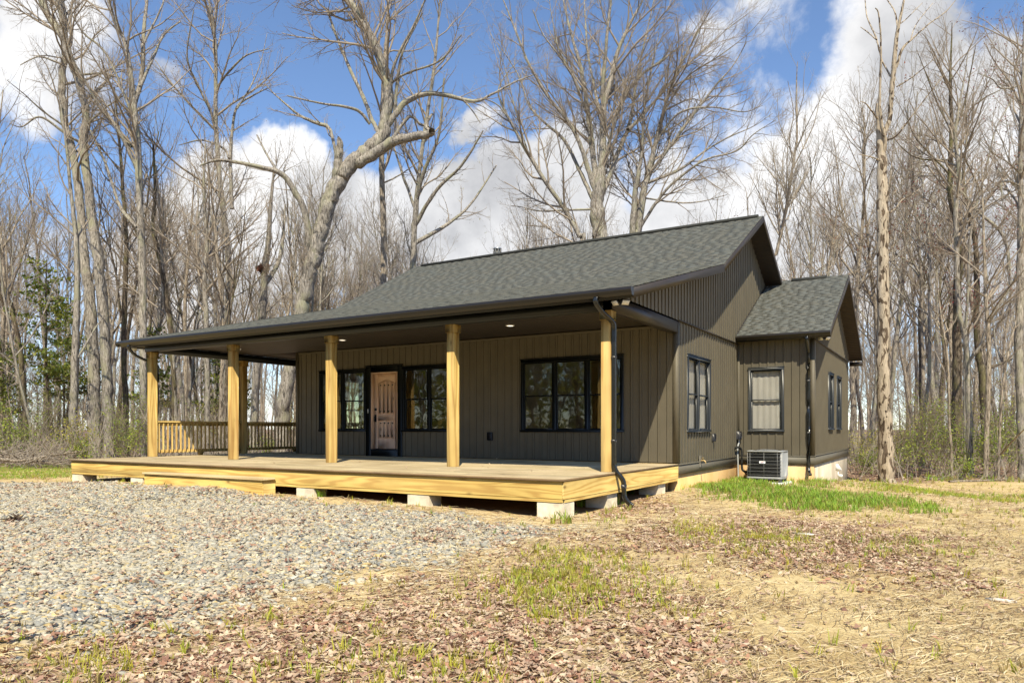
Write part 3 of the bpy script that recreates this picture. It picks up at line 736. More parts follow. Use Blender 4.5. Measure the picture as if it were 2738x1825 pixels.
mb = MB(); mb.box(DX0 - .004, DX1 + .003, DY0 - .034, DY0 - .0315, -.037, -.004); mb.box(DX1 + .0005, DX1 + .003, DY0 - .031, -.02, -.037, -.004); mb.build('edge_trim', 'edge_brown', deck)
def dpart(name, mat, *boxes, parent=None, ct=None):
    mb = MB(); k = random.uniform(.94, 1.05); mb.ct = ct or (k, k, k * .97)
    for b in boxes: mb.box(*b)
    return mb.build(name, mat, parent or deck)
dpart('rim_joist', 'rim_wood', (DX0 + .02, DX1 - .03, DY0, DY0 + .038, -.300, -.040, .003))
dpart('rim_joist', 'rim_wood', (DX0 + .02, DX1 - .03, DY0 + .004, DY0 + .038, -.352, -.304, .003))
dpart('rim_joist', 'rim_wood_side', (DX1 - .038, DX1 - .002, DY0 + .001, -.03, -.300, -.040, .003))
dpart('rim_joist', 'rim_wood_side', (DX1 - .038, DX1 - .006, DY0 + .04, -.03, -.352, -.304, .003))
dpart('rim_joist', 'rim_wood_side', (DX0 + .02, DX0 + .058, DY0 + .04, 9.0, -.352, -.040, .003))
# joists underneath
for k in range(16):
    x = DX0 + .5 + k * .85
    dpart('joist', 'rim_wood_side', (x, x + .04, DY0 + .04, -.03, -.29, -.041), ct=(.8, .75, .7))
def pier(x0, x1, y0, y1):
    z = float(ground_z((x0 + x1) / 2, (y0 + y1) / 2)) - .25
    mb = MB(); mb.box(x0, x1, y0, y1, z, -.356, .012); return mb.build('pier', 'concrete', deck)
for x in (-.44, -2.92, -5.57, -8.2, -10.86, -13.28): pier(x, x + .46, DY0 + .012, DY0 + .36)
for y in (-3.62, -1.15): pier(-.42, -.012, y, y + .42)
for y in (-2.8, -.3, 2.2, 4.8, 7.2): pier(-13.28, -12.9, y, y + .4)
for x in (-2.9, -5.5, -8.2, -10.8): pier(x, x + .4, -2.8, -2.4)
# front step
step = dpart('step', 'board_wood', (-9.83, -6.08, -5.64, DY0 - .034, -.225, -.187, .004), ct=(1.15, 1.1, .95))
dpart('riser', 'rim_wood', (-9.80, -6.11, -5.605, -5.567, -.60, -.227, .003), parent=step); dpart('stringer', 'rim_wood_side', (-6.15, -6.112, -5.566, DY0 - .002, -.60, -.227, .003), parent=step)
dpart('stringer', 'rim_wood_side', (-9.80, -9.762, -5.566, DY0 - .002, -.60, -.227, .003), parent=step)
# railing along the side porch
RX = PX[4] + .088
def rail_run(y0, y1):
    top = dpart('railing', 'rim_wood_side', (RX - .07, RX + .07, y0, y1, .905, .945, .003), (RX - .02, RX + .02, y0, y1, .815, .903, .002), (RX - .02, RX + .02, y0, y1, .09, .175, .003), ct=(.95, .93, .86))
    n = int((y1 - y0) / .125)
    for k in range(n):
        y = y0 + (y1 - y0) * (k + .5) / n
        dpart('baluster', 'post_wood', (RX + .022, RX + .056, y - .017, y + .017, .11, .895, .002), parent=top)
    m2 = MB(); ym = (y0 + y1) / 2; m2.prism([(RX - .02, ym - .09, .088), (RX - .02, ym + .09, .088), (RX - .02, ym + .06, .005), (RX - .02, ym - .06, .005)], (.04, 0, 0)); m2.build('rail_foot', 'post_wood', top)
rail_run(-3.23, -.555); rail_run(-.37, 3.39); rail_run(3.58, 7.19)

# ================================================================ air conditioner
ac = thing('air_conditioner', (.88, 4.45, -.55), 'grey outdoor air conditioning unit with louvred coil guard on a slab beside the wing', 'air conditioner')
def acb(mb): return mb
AX0, AX1, AY0, AY1, AZ0, AZ1, CR = .475, 1.345, 4.02, 4.76, -.50, .155, .12
def rrect(e=0.):
    pts = []
    for cx_, cy_, a0 in ((AX1 - CR, AY0 + CR, -90), (AX1 - CR, AY1 - CR, 0), (AX0 + CR * .4, AY1 - CR * .4, 90), (AX0 + CR * .4, AY0 + CR * .4, 180)):
        rr = CR if cx_ > .9 else CR * .4
        for k in range(6):
            a = R(a0 + 18 * k); pts.append((cx_ + (rr + e) * math.cos(a), cy_ + (rr + e) * math.sin(a)))
    return pts
def ring(mb, e, z0, z1):
    p = rrect(e); mb.prism([(x, y, z0) for x, y in p], (0, 0, z1 - z0))
mb = MB(); ring(mb, -.03, AZ0 + .02, AZ1 - .01); acb(mb).build('coil', 'unit_dark', ac)
mb = MB()
for k in range(58):
    z = AZ0 + .03 + k * .0107; ring(mb, -.018, z, z + .0028)
acb(mb).build('coil_fins', 'unit_dark', ac)
mb = MB()
for k in range(7): 
    z = AZ0 + .075 + k * .088; ring(mb, -.004, z, z + .0048)
p = rrect(-.004)
for (x, y) in ((.9, AY0 + .0), (.56, AY0), (.50, AY0), (1.22, AY0)): mb.box(x - .003, x + .003, y + .0, y + .02, AZ0, AZ1)
acb(mb).build('wire_guard', 'guard_grey', ac)
mb = MB(); ring(mb, .006, AZ0 - .02, AZ0 + .03); acb(mb).build('base_pan', 'unit_grey', ac)
mb = MB(); mb.box(AX1 - .13, AX1 + .004, AY0 + .045, AY1 - .03, AZ0 + .03, AZ1, .01); acb(mb).build('corner_panel', 'unit_grey', ac)
mb = MB(); ring(mb, .012, AZ1 - .005, AZ1 + .028); 
for rr in (.10, .16, .22, .28, .33): mb.tube([(.91 + rr * math.cos(t), 4.39 + rr * math.sin(t), AZ1 + .05 - .03 * (rr / .33) ** 2) for t in np.linspace(0, 2 * math.pi, 25)], .0035, 5, cap=False)
for k in range(12):
    a = k * math.pi / 6; mb.tube([(.91 + rr * math.cos(a), 4.39 + rr * math.sin(a), AZ1 + .052 - .03 * (rr / .33) ** 2) for rr in (.05, .2, .345)], .004, 5)
acb(mb).build('top_grille', 'unit_grey', ac)
mb = MB(); mb.lathe((.91, 4.39, AZ1 + .029), [(.34, 0), (.34, .003), (.06, .004), (.06, .012), (.01, .013)], 30); acb(mb).build('fan', 'unit_dark', ac)
mb = MB(); mb.box(.79, .935, AY0 - .012, AY0 + .004, -.135, -.078, .002); bd = acb(mb).build('badge', 'white_plastic', ac)
mb = MB()
for k in range(6): mb.box(.822 + k * .0135, .832 + k * .0135, AY0 - .0138, AY0 - .0118, -.104, -.090)
m2 = acb(mb).build('lettering', 'badge_red', bd)
mb = MB()
for k in range(9): mb.box(.818 + k * .0105, .8262 + k * .0105, AY0 - .0138, AY0 - .0118, -.122, -.112)
acb(mb).build('lettering', 'badge_blue', bd)
for (x, y) in ((.55, 4.1), (1.27, 4.1), (.55, 4.68), (1.27, 4.68)): 
    mb = MB(); mb.box(x - .05, x + .05, y - .05, y + .05, -.60, AZ0 - .02, .008); acb(mb).build('foot', 'unit_dark', ac)
mb = MB(); mb.box(.40, 1.45, 3.92, 4.86, -.72, -.60, .01); tag(mb.build('equipment_pad', 'white_plastic'), 'flat pale plastic pad lying in the grass under the outdoor cooling unit', 'pad')
# cleanout / vent pipe
pz = float(ground_z(2.47, 5.6))
pipe = thing('cleanout_pipe', (2.47, 5.6, pz), 'short white plastic pipe standing in soil beside the pale wing foundation, slanted cap behind it', 'pipe')
mb = MB(); mb.lathe((0, 0, 0), [(.05, -.2), (.05, .13), (.062, .131), (.062, .20), (.055, .205), (.03, .205)], 20); mb.build('pipe_body', 'white_plastic', pipe, local=True)
mb = MB(); mb.tube([(-.1, .45, -.2), (-.1, .45, .28)], .012, 8); mb.prism([(-.16, .43, .27), (-.02, .43, .27), (-.02, .43, .31), (-.10, .43, .45), (-.16, .43, .45)], (0, .05, 0)); mb.build('vent_hood', 'white_plastic', pipe, local=True)
# ================================================================ ground sheet
def gp(pts): return [on_ground(u, v) for u, v in pts]
GRAVEL = gp([(-400, 1300), (20, 1292), (180, 1292), (330, 1298), (420, 1303), (700, 1325), (830, 1342), (1100, 1372), (1300, 1395), (1450, 1412), (1498, 1425), (1400, 1440), (1330, 1437), (1180, 1470), (1140, 1492), (1041, 1520), (900, 1545), (714, 1590), (560, 1628), (400, 1668), (200, 1705), (0, 1742), (-300, 1790), (-900, 1800)])
LEAVES = [gp(p) for p in (
    [(-300, 1790), (0, 1745), (200, 1715), (400, 1680), (640, 1612), (800, 1622), (1000, 1640), (1180, 1600), (1260, 1540), (1310, 1500), (1420, 1480), (1560, 1520), (1720, 1600), (1840, 1640), (1880, 1740), (1800, 1900), (1700, 2100), (-400, 2100)],
    [(1560, 1390), (1600, 1345), (1700, 1325), (1770, 1335), (1800, 1360), (1700, 1385)],
    [(1440, 1440), (1620, 1440), (1820, 1405), (2000, 1380), (2200, 1385), (2420, 1430), (2560, 1470), (2540, 1530), (2300, 1555), (2100, 1520), (1980, 1490), (1800, 1490), (1600, 1480)],
    [(1160, 1440), (1300, 1432), (1400, 1445), (1350, 1470), (1200, 1470)],
    [(690, 1330), (760, 1338), (740, 1352), (660, 1346)],
    [(520, 1395), (680, 1398), (700, 1420), (540, 1415)],
    [(330, 1300), (640, 1310), (660, 1330), (480, 1322)],
    [(1980, 1345), (2150, 1360), (2440, 1400), (2200, 1372)],
    [(560, 1470), (700, 1480), (640, 1500)])]
LPROB = [1, .9, .9, .8, .5, .35, .3, .5, .25]
GRASS = [gp(p) for p in (
    [(1860, 1300), (1960, 1290), (2130, 1312), (2300, 1330), (2440, 1345), (2450, 1372), (2330, 1362), (2200, 1368), (2060, 1352), (1920, 1330)],
    [(1840, 1410), (1990, 1400), (2120, 1425), (2110, 1480), (2040, 1490), (1900, 1460)],
    [(2340, 1450), (2420, 1440), (2530, 1465), (2500, 1495), (2400, 1490)],
    [(1440, 1490), (1560, 1480), (1660, 1520), (1740, 1610), (1640, 1660), (1480, 1670), (1350, 1640), (1370, 1560)],
    [(1920, 1285), (1990, 1275), (2060, 1285), (2060, 1298), (1950, 1298)],
    [(2110, 1290), (2190, 1280), (2200, 1297), (2120, 1300)],
    [(2290, 1292), (2380, 1300), (2560, 1318), (2760, 1330), (2760, 1345), (2500, 1330), (2300, 1310)],
    [(2640, 1365), (2760, 1368), (2760, 1385), (2650, 1382)],
    [(2570, 1435), (2760, 1450), (2760, 1490), (2620, 1470)],
    [(-300, 1240), (195, 1243), (196, 1280), (-300, 1284)],
    [(1520, 1405), (1660, 1330), (1690, 1345), (1560, 1420)],
    [(2130, 1345), (2440, 1385), (2420, 1400), (2150, 1370)],
    [(-100, 1760), (200, 1720), (400, 1690), (330, 1900), (-100, 2000)],
    [(560, 1650), (700, 1640), (660, 1700), (540, 1720)],
    [(900, 1770), (1300, 1700), (1350, 1900), (900, 1950)],
    [(1180, 1445), (1270, 1425), (1330, 1432), (1260, 1450)])]
#        density tufts/m2, height, lush(0..1)
GSPEC = [(480, .20, .95), (430, .12, .2), (450, .12, .4), (700, .13, .25), (420, .20, 1.), (380, .20, .9), (150, .15, .55), (90, .12, .5), (90, .11, .5), (150, .12, .8), (45, .17, .6), (120, .1, .4), (380, .13, .15), (420, .13, .2), (380, .13, .15), (25, .16, .6)]
PORCH = [(DX0 + .1, DY0 + .1), (DX1 - .1, DY0 + .1), (DX1 - .1, 0), (DX0 + .1, 0)]
HOUSE_BOX = [(DX0, DY0 + .05), (.02, DY0 + .05), (.02, 5.0), (XE, 5.0), (XE, 12.4), (DX0, 12.4)]
# forest edge: where lawn gives way to leaf litter under the trees
def forest_amount(x, y):
    u, v, d = cam_uv(x, y)
    wx, wy = wob(x, y, .8, .35)
    # right side: beyond d ~ 23; left: beyond d ~ 23; behind the house
    edge = np.where(u > 1700, 24.0, 23.5)
    return np.clip((d + wx - edge) / 2.0, 0, 1) * (d > 0) + ((np.hypot(x - CX, y - CY) > 34) & (d <= 0))

rr = np.concatenate([[0], np.geomspace(.8, 40, 190), np.geomspace(41.5, 1500, 60)])
na = 700
ang = np.linspace(0, 2 * np.pi, na, endpoint=False)
RR, AA = np.meshgrid(rr, ang, indexing='ij')
GX = CX + RR * np.cos(AA); GY = CY + RR * np.sin(AA); GZ = ground_z(GX, GY)
far = np.clip((RR - 60) / 400, 0, 1); GZ = GZ * (1 - far) + (-1.2) * far
i = np.arange(len(rr) - 1)[:, None]; j = np.arange(na)[None, :]
Q = np.stack([i * na + j, (i + 1) * na + j, (i + 1) * na + (j + 1) % na, i * na + (j + 1) % na], -1).reshape(-1, 4)
wx, wy = wob(GX, GY, .16, 1.4)
jt = RNG.normal(0, .18, (2,) + GX.shape); gm = in_poly(GRAVEL, GX + wx + jt[0], GY + wy + jt[1]).astype(float)
wx2, wy2 = wob(GX, GY, .22, 1.7, 2.)
lm = np.zeros_like(GX)
for p, k in zip(LEAVES, LPROB): lm = np.maximum(lm, in_poly(p, GX + wx2 + 2 * jt[1], GY + wy2 + 2 * jt[0]) * k)
fm = forest_amount(GX, GY)
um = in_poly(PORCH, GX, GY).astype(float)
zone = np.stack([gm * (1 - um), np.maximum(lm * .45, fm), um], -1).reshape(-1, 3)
m, nt, b, _ = new_mat('soil')
a = N(nt, 'ShaderNodeAttribute', attribute_name='tint'); sp = N(nt, 'ShaderNodeSeparateColor'); nt.links.new(a.outputs['Color'], sp.inputs[0])
mp = coords(nt)
n1 = N(nt, 'ShaderNodeTexNoise', i_Scale=1.1, i_Detail=9.0, i_Roughness=.7); nt.links.new(mp.outputs[0], n1.inputs[0])
n2 = N(nt, 'ShaderNodeTexNoise', i_Scale=34.0, i_Detail=6.0, i_Roughness=.75); nt.links.new(mp.outputs[0], n2.inputs[0])
mpd = coords(nt, (1, 7, 1)); mpd.inputs['Rotation'].default_value = (0, 0, .5)
n3 = N(nt, 'ShaderNodeTexNoise', i_Scale=30.0, i_Detail=3.0, i_Distortion=1.5); nt.links.new(mpd.outputs[0], n3.inputs[0])
dirt = ramp(nt, n1.outputs[0], [(.28, (.42, .31, .16)), (.46, (.62, .49, .265)), (.62, (.72, .60, .355)), (.75, (.78, .67, .43))])
str_ = ramp(nt, n3.outputs[0], [(.36, (.34, .26, .17)), (.46, (.82, .74, .6)), (.6, (1.1, 1.08, 1.0))])
c = mixc(nt, .85, dirt.outputs[0], mixc(nt, 1.0, dirt.outputs[0], str_.outputs[0], 'MULTIPLY'))
litter = ramp(nt, n2.outputs[0], [(.3, (.08, .05, .035)), (.5, (.23, .15, .105)), (.7, (.38, .27, .20))])
c = mixc(nt, sp.outputs[1], c, litter.outputs[0])
vor = N(nt, 'ShaderNodeTexVoronoi', i_Scale=26.0); nt.links.new(mp.outputs[0], vor.inputs[0])
gr = ramp(nt, vor.outputs['Color'], [(.2, (.17, .165, .15)), (.5, (.31, .295, .25)), (.8, (.44, .39, .29))])
c = mixc(nt, sp.outputs[0], c, gr.outputs[0])
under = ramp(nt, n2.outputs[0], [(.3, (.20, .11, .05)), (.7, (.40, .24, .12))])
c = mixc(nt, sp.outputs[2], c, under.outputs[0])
nt.links.new(c, b.inputs['Base Color']); b.inputs['Roughness'].default_value = .95; b.inputs['Specular IOR Level'].default_value = .1
bump(nt, b, n2.outputs[0], .6, .03)
ground = mesh_obj('ground', np.stack([GX, GY, GZ], -1).reshape(-1, 3), Q, 'soil', tint=zone, smooth=True)
tag(ground, kind='structure')

# ================================================================ scattered stuff
def spread(name, protos, pos, yaw, scale, col, mat, tiltmax=.3, smooth=False, zs=None, rg=RNG):
    """one mesh of many small copies; protos: list of (V, [F arrays])"""
    n = len(pos); which = rg.integers(0, len(protos), n)
    AV, AF3, AF4, AT, base = [], [], [], [], 0
    for k, (V, Fs) in enumerate(protos):
        s = np.where(which == k)[0]
        if not len(s): continue
        m = len(s); t1 = rg.uniform(-tiltmax, tiltmax, m); t2 = rg.uniform(-tiltmax, tiltmax, m)
        v = V[None] * scale[s][:, None, None]
        if zs is not None: v[..., 2] *= zs[s][:, None]
        c1, s1 = np.cos(t1)[:, None], np.sin(t1)[:, None]
        y, z = v[..., 1] * c1 - v[..., 2] * s1, v[..., 1] * s1 + v[..., 2] * c1
        c2, s2 = np.cos(t2)[:, None], np.sin(t2)[:, None]
        x, z = v[..., 0] * c2 + z * s2, -v[..., 0] * s2 + z * c2
        c, sn = np.cos(yaw[s])[:, None], np.sin(yaw[s])[:, None]
        W_ = np.stack([x * c - y * sn, x * sn + y * c, z], -1) + pos[s][:, None]
        AV.append(W_.reshape(-1, 3)); AT.append(np.repeat(col[s], len(V), 0))
        for f in Fs:
            ff = (f[None] + (np.arange(m) * len(V))[:, None, None]).reshape(-1, f.shape[1]) + base
            (AF3 if f.shape[1] == 3 else AF4).append(ff)
        base += m * len(V)
    Fl = ([np.concatenate(AF3)] if AF3 else []) + ([np.concatenate(AF4)] if AF4 else [])
    return mesh_obj(name, np.concatenate(AV), Fl, mat, tint=np.concatenate(AT), smooth=smooth)

def ico_rock(seed):
    rg = np.random.default_rng(seed); g = (1 + 5 ** .5) / 2
    v = np.array([(-1, g, 0), (1, g, 0), (-1, -g, 0), (1, -g, 0), (0, -1, g), (0, 1, g), (0, -1, -g), (0, 1, -g), (g, 0, -1), (g, 0, 1), (-g, 0, -1), (-g, 0, 1)], float) / 1.9
    v *= rg.uniform(.5, 1.2, (12, 1)); v += rg.normal(0, .13, v.shape); v *= (1.15, rg.uniform(.55, .95), rg.uniform(.3, .55))
    f = np.array([(0, 11, 5), (0, 5, 1), (0, 1, 7), (0, 7, 10), (0, 10, 11), (1, 5, 9), (5, 11, 4), (11, 10, 2), (10, 7, 6), (7, 1, 8), (3, 9, 4), (3, 4, 2), (3, 2, 6), (3, 6, 8), (3, 8, 9), (4, 9, 5), (2, 4, 11), (6, 2, 10), (8, 6, 7), (9, 8, 1)])
    return v, [f]
def rand_view(n, u0, u1, v0, v1, rg, power=1.0):
    """points on the ground plane, evenly spread in the world within a wedge"""
    pts = []
    c = np.array(gp([(u0, v0), (u1, v0), (u0, v1), (u1, v1)])); return c
def pts_in(polys_or_box, dens, rg, fn=None):
    x0, x1, y0, y1 = polys_or_box
    n = rg.poisson((x1 - x0) * (y1 - y0) * dens)
    x, y = rg.uniform(x0, x1, n), rg.uniform(y0, y1, n)
    k = fn(x, y); k = k if k.dtype == bool else rg.random(n) < k
    return x[k], y[k]
def seen(x, y, marg=60, dmax=30):
    u, v, d = cam_uv(x, y); return (d > 3.6) & (d < dmax) & (u > -marg - 350) & (u < 2738 + marg + 450) & (v < 1825 + 90)
tinted('stone', .85, .2, .18, 55)
tinted('dead_leaf', .75, .25, .12, 60, trans=.15)
tinted('grass_blade', .55, .35, trans=.35)
tinted('straw_fibre', .8, .2)
rocks = [ico_rock(i) for i in range(9)]
bx_g = (-24, 4, -13.5, -4.5)
def grav(dmin, dmax):
    def f(x, y):
        u, v, d = cam_uv(x, y); w1, w2 = wob(x, y, .22, 1.4)
        jx, jy = RNG.normal(0, .22, (2, len(x))); return in_poly(GRAVEL, x + w1 + jx, y + w2 + jy) & ~in_poly(HOUSE_BOX, x, y) & seen(x, y, 80, 24) & (d >= dmin) & (d < dmax)
    return f
gx, gy, gs = [], [], []
for dmin, dmax, dens, s0, s1 in ((3, 8.5, 1700, .014, .046), (8.5, 12.5, 1150, .016, .044), (12.5, 24, 620, .020, .046)):
    x, y = pts_in(bx_g, dens, RNG, grav(dmin, dmax)); gx.append(x); gy.append(y); gs.append(RNG.uniform(s0, s1, len(x)) * np.where(RNG.random(len(x)) < .06, 1.4, 1))
# strays past the edge
x, y = pts_in((-24, 4, -13.5, -4.5), 60, RNG, lambda x, y: in_poly(GRAVEL, x + wob(x, y, .5, .9)[0], y + .35) & seen(x, y)); gx.append(x); gy.append(y); gs.append(RNG.uniform(.02, .04, len(x)))
gx, gy, gs = map(np.concatenate, (gx, gy, gs))
pal = np.array([(.52, .465, .35), (.37, .355, .30), (.28, .28, .255), (.58, .50, .32), (.54, .41, .19), (.19, .195, .185), (.44, .415, .34), (.60, .56, .46), (.36, .31, .22)])
pk = RNG.choice(len(pal), len(gx), p=[.19, .18, .13, .12, .09, .05, .12, .08, .04])
dust = .5 + .5 * np.sin(.55 * gx + 1.1 * gy + 1.2 * np.sin(.8 * gy)) * np.sin(.9 * gy - .5 * gx + np.sin(1.3 * gx))
gcol = pal[pk] * RNG.uniform(.72, 1.15, (len(gx), 1)); gcol = gcol * (1 - .35 * dust[:, None]) + .35 * dust[:, None] * np.array((.50, .45, .335)) * RNG.uniform(.85, 1.1, (len(gx), 1))
go = spread('gravel', rocks, np.stack([gx, gy, ground_z(gx, gy) + gs * .18], -1), RNG.uniform(0, 6.28, len(gx)), gs, gcol, 'stone', .45)
tag(go, 'pale grey and buff crushed stone drive spread in front of the deck', 'gravel', kind='stuff')

def leaf_proto(seed):
    rg = np.random.default_rng(seed); n = 6; t = np.linspace(0, 1, n)
    wd = .21 * np.sin(np.pi * np.clip(t, .04, .97)) ** .7 * np.array([.25, .95, .62, 1.15, .7, .1]) * rg.uniform(.8, 1.2, n)
    curl = rg.uniform(-.5, .9); fold = rg.uniform(.05, .6)
    z = curl * (t - .5) ** 2 + rg.normal(0, .03, n)
    sp = np.stack([t - .5, rg.normal(0, .02, n), z], -1)
    Lf = sp + np.stack([np.zeros(n), wd, wd * fold + rg.normal(0, .04, n)], -1); Rt = sp + np.stack([np.zeros(n), -wd, wd * fold * rg.uniform(.3, 1) + rg.normal(0, .04, n)], -1)
    V = np.concatenate([sp, Lf, Rt]); k = np.arange(n - 1)
    return V, [np.concatenate([np.stack([k, k + 1, n + k + 1, n + k], -1), np.stack([k + 1, k, 2 * n + k, 2 * n + k + 1], -1)])]
leafs = [leaf_proto(i) for i in range(10)]
LPAL = np.array([(.54, .395, .275), (.47, .325, .225), (.37, .225, .16), (.61, .475, .335), (.51, .365, .26), (.64, .52, .37), (.28, .155, .11), (.57, .43, .30), (.42, .235, .15)])
def leafpts(dens, dmin, dmax):
    def f(x, y):
        u, v, d = cam_uv(x, y); pr = np.zeros(len(x))
        w1, w2 = wob(x, y, .3, 1.7, 2.)
        jx, jy = RNG.normal(0, .33, (2, len(x)))
        for p, k in zip(LEAVES, LPROB): pr = np.maximum(pr, in_poly(p, x + w1 + jx, y + w2 + jy) * k)
        pr = np.maximum(pr, .04); pr = np.where(in_poly(GRAVEL, x, y), np.maximum(pr * .9, .085), pr)
        cl = .55 + .45 * np.sin(3.1 * x + 2 * np.sin(2.3 * y)) * np.sin(2.7 * y + 1.5 * np.sin(1.9 * x))
        pr = pr * np.clip(cl + .2, .2, 1)
        return np.where(seen(x, y, 80, 26) & ~in_poly(HOUSE_BOX, x, y) & (d >= dmin) & (d < dmax), pr, 0)
    return pts_in((-20, 16, -13.5, 12), dens, RNG, f)
lx, ly, ls = [], [], []
for dens, a_, b_, s0, s1 in ((1500, 3, 7, .035, .098), (1150, 7, 11, .035, .095), (620, 11, 26, .045, .10)):
    x, y = leafpts(dens, a_, b_); lx.append(x); ly.append(y); ls.append(RNG.uniform(s0, s1, len(x)))
# litter on the floor of the wood, and a drift under the deck edge
x, y = pts_in((-34, 24, 2, 34), 34, RNG, lambda x, y: seen(x, y, 80, 38) & (forest_amount(x, y) > .3) & ~in_poly(HOUSE_BOX, x, y)); lx.append(x); ly.append(y); ls.append(RNG.uniform(.08, .15, len(x)))
lx, ly, ls = map(np.concatenate, (lx, ly, ls))
lc = LPAL[RNG.integers(0, len(LPAL), len(lx))] * RNG.uniform(.75, 1.2, (len(lx), 1))
lo = spread('leaf_litter', leafs, np.stack([lx, ly, ground_z(lx, ly) + .026 * in_poly(GRAVEL, lx, ly) + .006 + RNG.random(len(lx)) * .012], -1), RNG.uniform(0, 6.28, len(lx)), ls, lc, 'dead_leaf', .42)
tag(lo, 'dry brown fallen oak leaves lying in drifts over the straw and soil', 'fallen leaves', kind='stuff')
# a few leaves blown onto the deck
dlx = np.array([-4.4, -3.2, -2.45, -2.0, -1.3, -6.1, -7.4, -9.3, -3.9, -2.9, -5.2]); dly = np.array([-.12, -2.3, -3.5, -.15, -3.9, -3.0, -4.2, -2.2, -4.1, -3.0, -1.3])
spd = spread('dead_leaves', leafs, np.stack([dlx, dly, np.full(len(dlx), .014)], -1), RNG.uniform(0, 6.28, len(dlx)), np.full(len(dlx), .075), LPAL[RNG.integers(0, 5, len(dlx))], 'dead_leaf', .3)
tag(spd, 'few curled brown leaves blown onto the deck boards', 'fallen leaves', kind='stuff')

def tuft(seed, nb=6):
    rg = np.random.default_rng(seed); V, F3, F4 = [], [], []
    for k in range(nb):
        a = rg.uniform(0, 6.28); h = rg.uniform(.55, 1.1); ln = rg.uniform(.1, .75) * h; w = rg.uniform(.028, .05)
        bx_, by_ = rg.normal(0, .16, 2); dx, dy = math.cos(a), math.sin(a); b0 = len(V)
        for t, ww in ((0, 1), (.5, .85), (.85, .5)):
            r_ = ln * t ** 1.8; z = h * (t - .18 * t * t * (ln / h)); x = bx_ + dx * r_; y = by_ + dy * r_
            V += [(x - dy * w * ww, y + dx * w * ww, z), (x + dy * w * ww, y - dx * w * ww, z)]
        V.append((bx_ + dx * ln, by_ + dy * ln, h * (1 - .18 * ln / h)))
        F4 += [(b0, b0 + 1, b0 + 3, b0 + 2), (b0 + 2, b0 + 3, b0 + 5, b0 + 4)]; F3 += [(b0 + 4, b0 + 5, b0 + 6)]
    return np.array(V), [np.array(F3), np.array(F4)]
tufts = [tuft(i) for i in range(8)]
tx, ty, ts, tl = [], [], [], []
for (p, (dens, h, lush)) in zip(GRASS, GSPEC):
    P = np.array(p); bb = (P[:, 0].min() - .5, P[:, 0].max() + .5, P[:, 1].min() - .5, P[:, 1].max() + .5)
    def f(x, y):
        w1, w2 = wob(x, y, .22, 1.3, 5.); j1, j2 = RNG.normal(0, .25, (2, len(x))); s = in_poly(p, x + w1 + j1, y + w2 + j2) & seen(x, y, 120, 27) & ~in_poly(HOUSE_BOX, x, y)
        cl = np.clip(.62 + .55 * np.sin(2.3 * x + 1.7 * np.sin(3.1 * y)) * np.sin(3.4 * y + np.sin(2.2 * x)), .12, 1)
        return s * cl
    x, y = pts_in(bb, dens, RNG, f); tx.append(x); ty.append(y); ts.append(h * .8 * RNG.uniform(.35, 1.1, len(x))); tl.append(np.full(len(x), lush))
# thin shoots over the straw and the forest edge
x, y = pts_in((-20, 18, -13.5, 14), 5, RNG, lambda x, y: seen(x, y, 80, 26) & ~in_poly(HOUSE_BOX, x, y) & ~in_poly(GRAVEL, x, y)); tx.append(x); ty.append(y); ts.append(RNG.uniform(.05, .13, len(x))); tl.append(np.full(len(x), .25))
x, y = pts_in((-12, 1, -7, -4), 3, RNG, lambda x, y: ~in_poly(HOUSE_BOX, x, y) & in_poly(GRAVEL, x, y)); tx.append(x[:14]); ty.append(y[:14]); ts.append(RNG.uniform(.05, .13, 14)[:len(x)]); tl.append(np.full(len(x[:14]), .5))
for (u, v) in ((865, 1325), (1515, 1398), (1655, 1320), (1668, 1316), (1640, 1345), (1560, 1352), (1575, 1350), (1600, 1340), (1680, 1318), (1458, 1362)):
    x, y = on_ground(u, v); n = 9; tx.append(x + RNG.normal(0, .07, n)); ty.append(y - .06 + RNG.normal(0, .05, n)); ts.append(RNG.uniform(.1, .24, n)); tl.append(np.full(n, .7))
x, y = pts_in((-30, 22, 6, 24), 12, RNG, lambda x, y: seen(x, y, 80, 32) & (forest_amount(x, y) > .01) & (forest_amount(x, y) < .9) & ~in_poly(HOUSE_BOX, x, y)); tx.append(x); ty.append(y); ts.append(RNG.uniform(.1, .28, len(x))); tl.append(np.full(len(x), .6))
tx, ty, ts, tl = map(np.concatenate, (tx, ty, ts, tl))
g0, g1 = np.array((.50, .45, .06)), np.array((.27, .44, .055))
mixl = np.clip(tl + RNG.normal(0, .25, len(tx)), 0, 1)[:, None]
gc = (g0 * (1 - mixl) + g1 * mixl) * RNG.uniform(.8, 1.25, (len(tx), 1))
dead = RNG.random(len(tx)) < .18; gc[dead] = np.array((.42, .33, .13))
gr_o = spread('grass', tufts, np.stack([tx, ty, ground_z(tx, ty) - .004], -1), RNG.uniform(0, 6.28, len(tx)), ts, gc, 'grass_blade', .15)
tag(gr_o, 'fresh green and yellowing new grass sprouting in patches through straw', 'grass', kind='stuff')

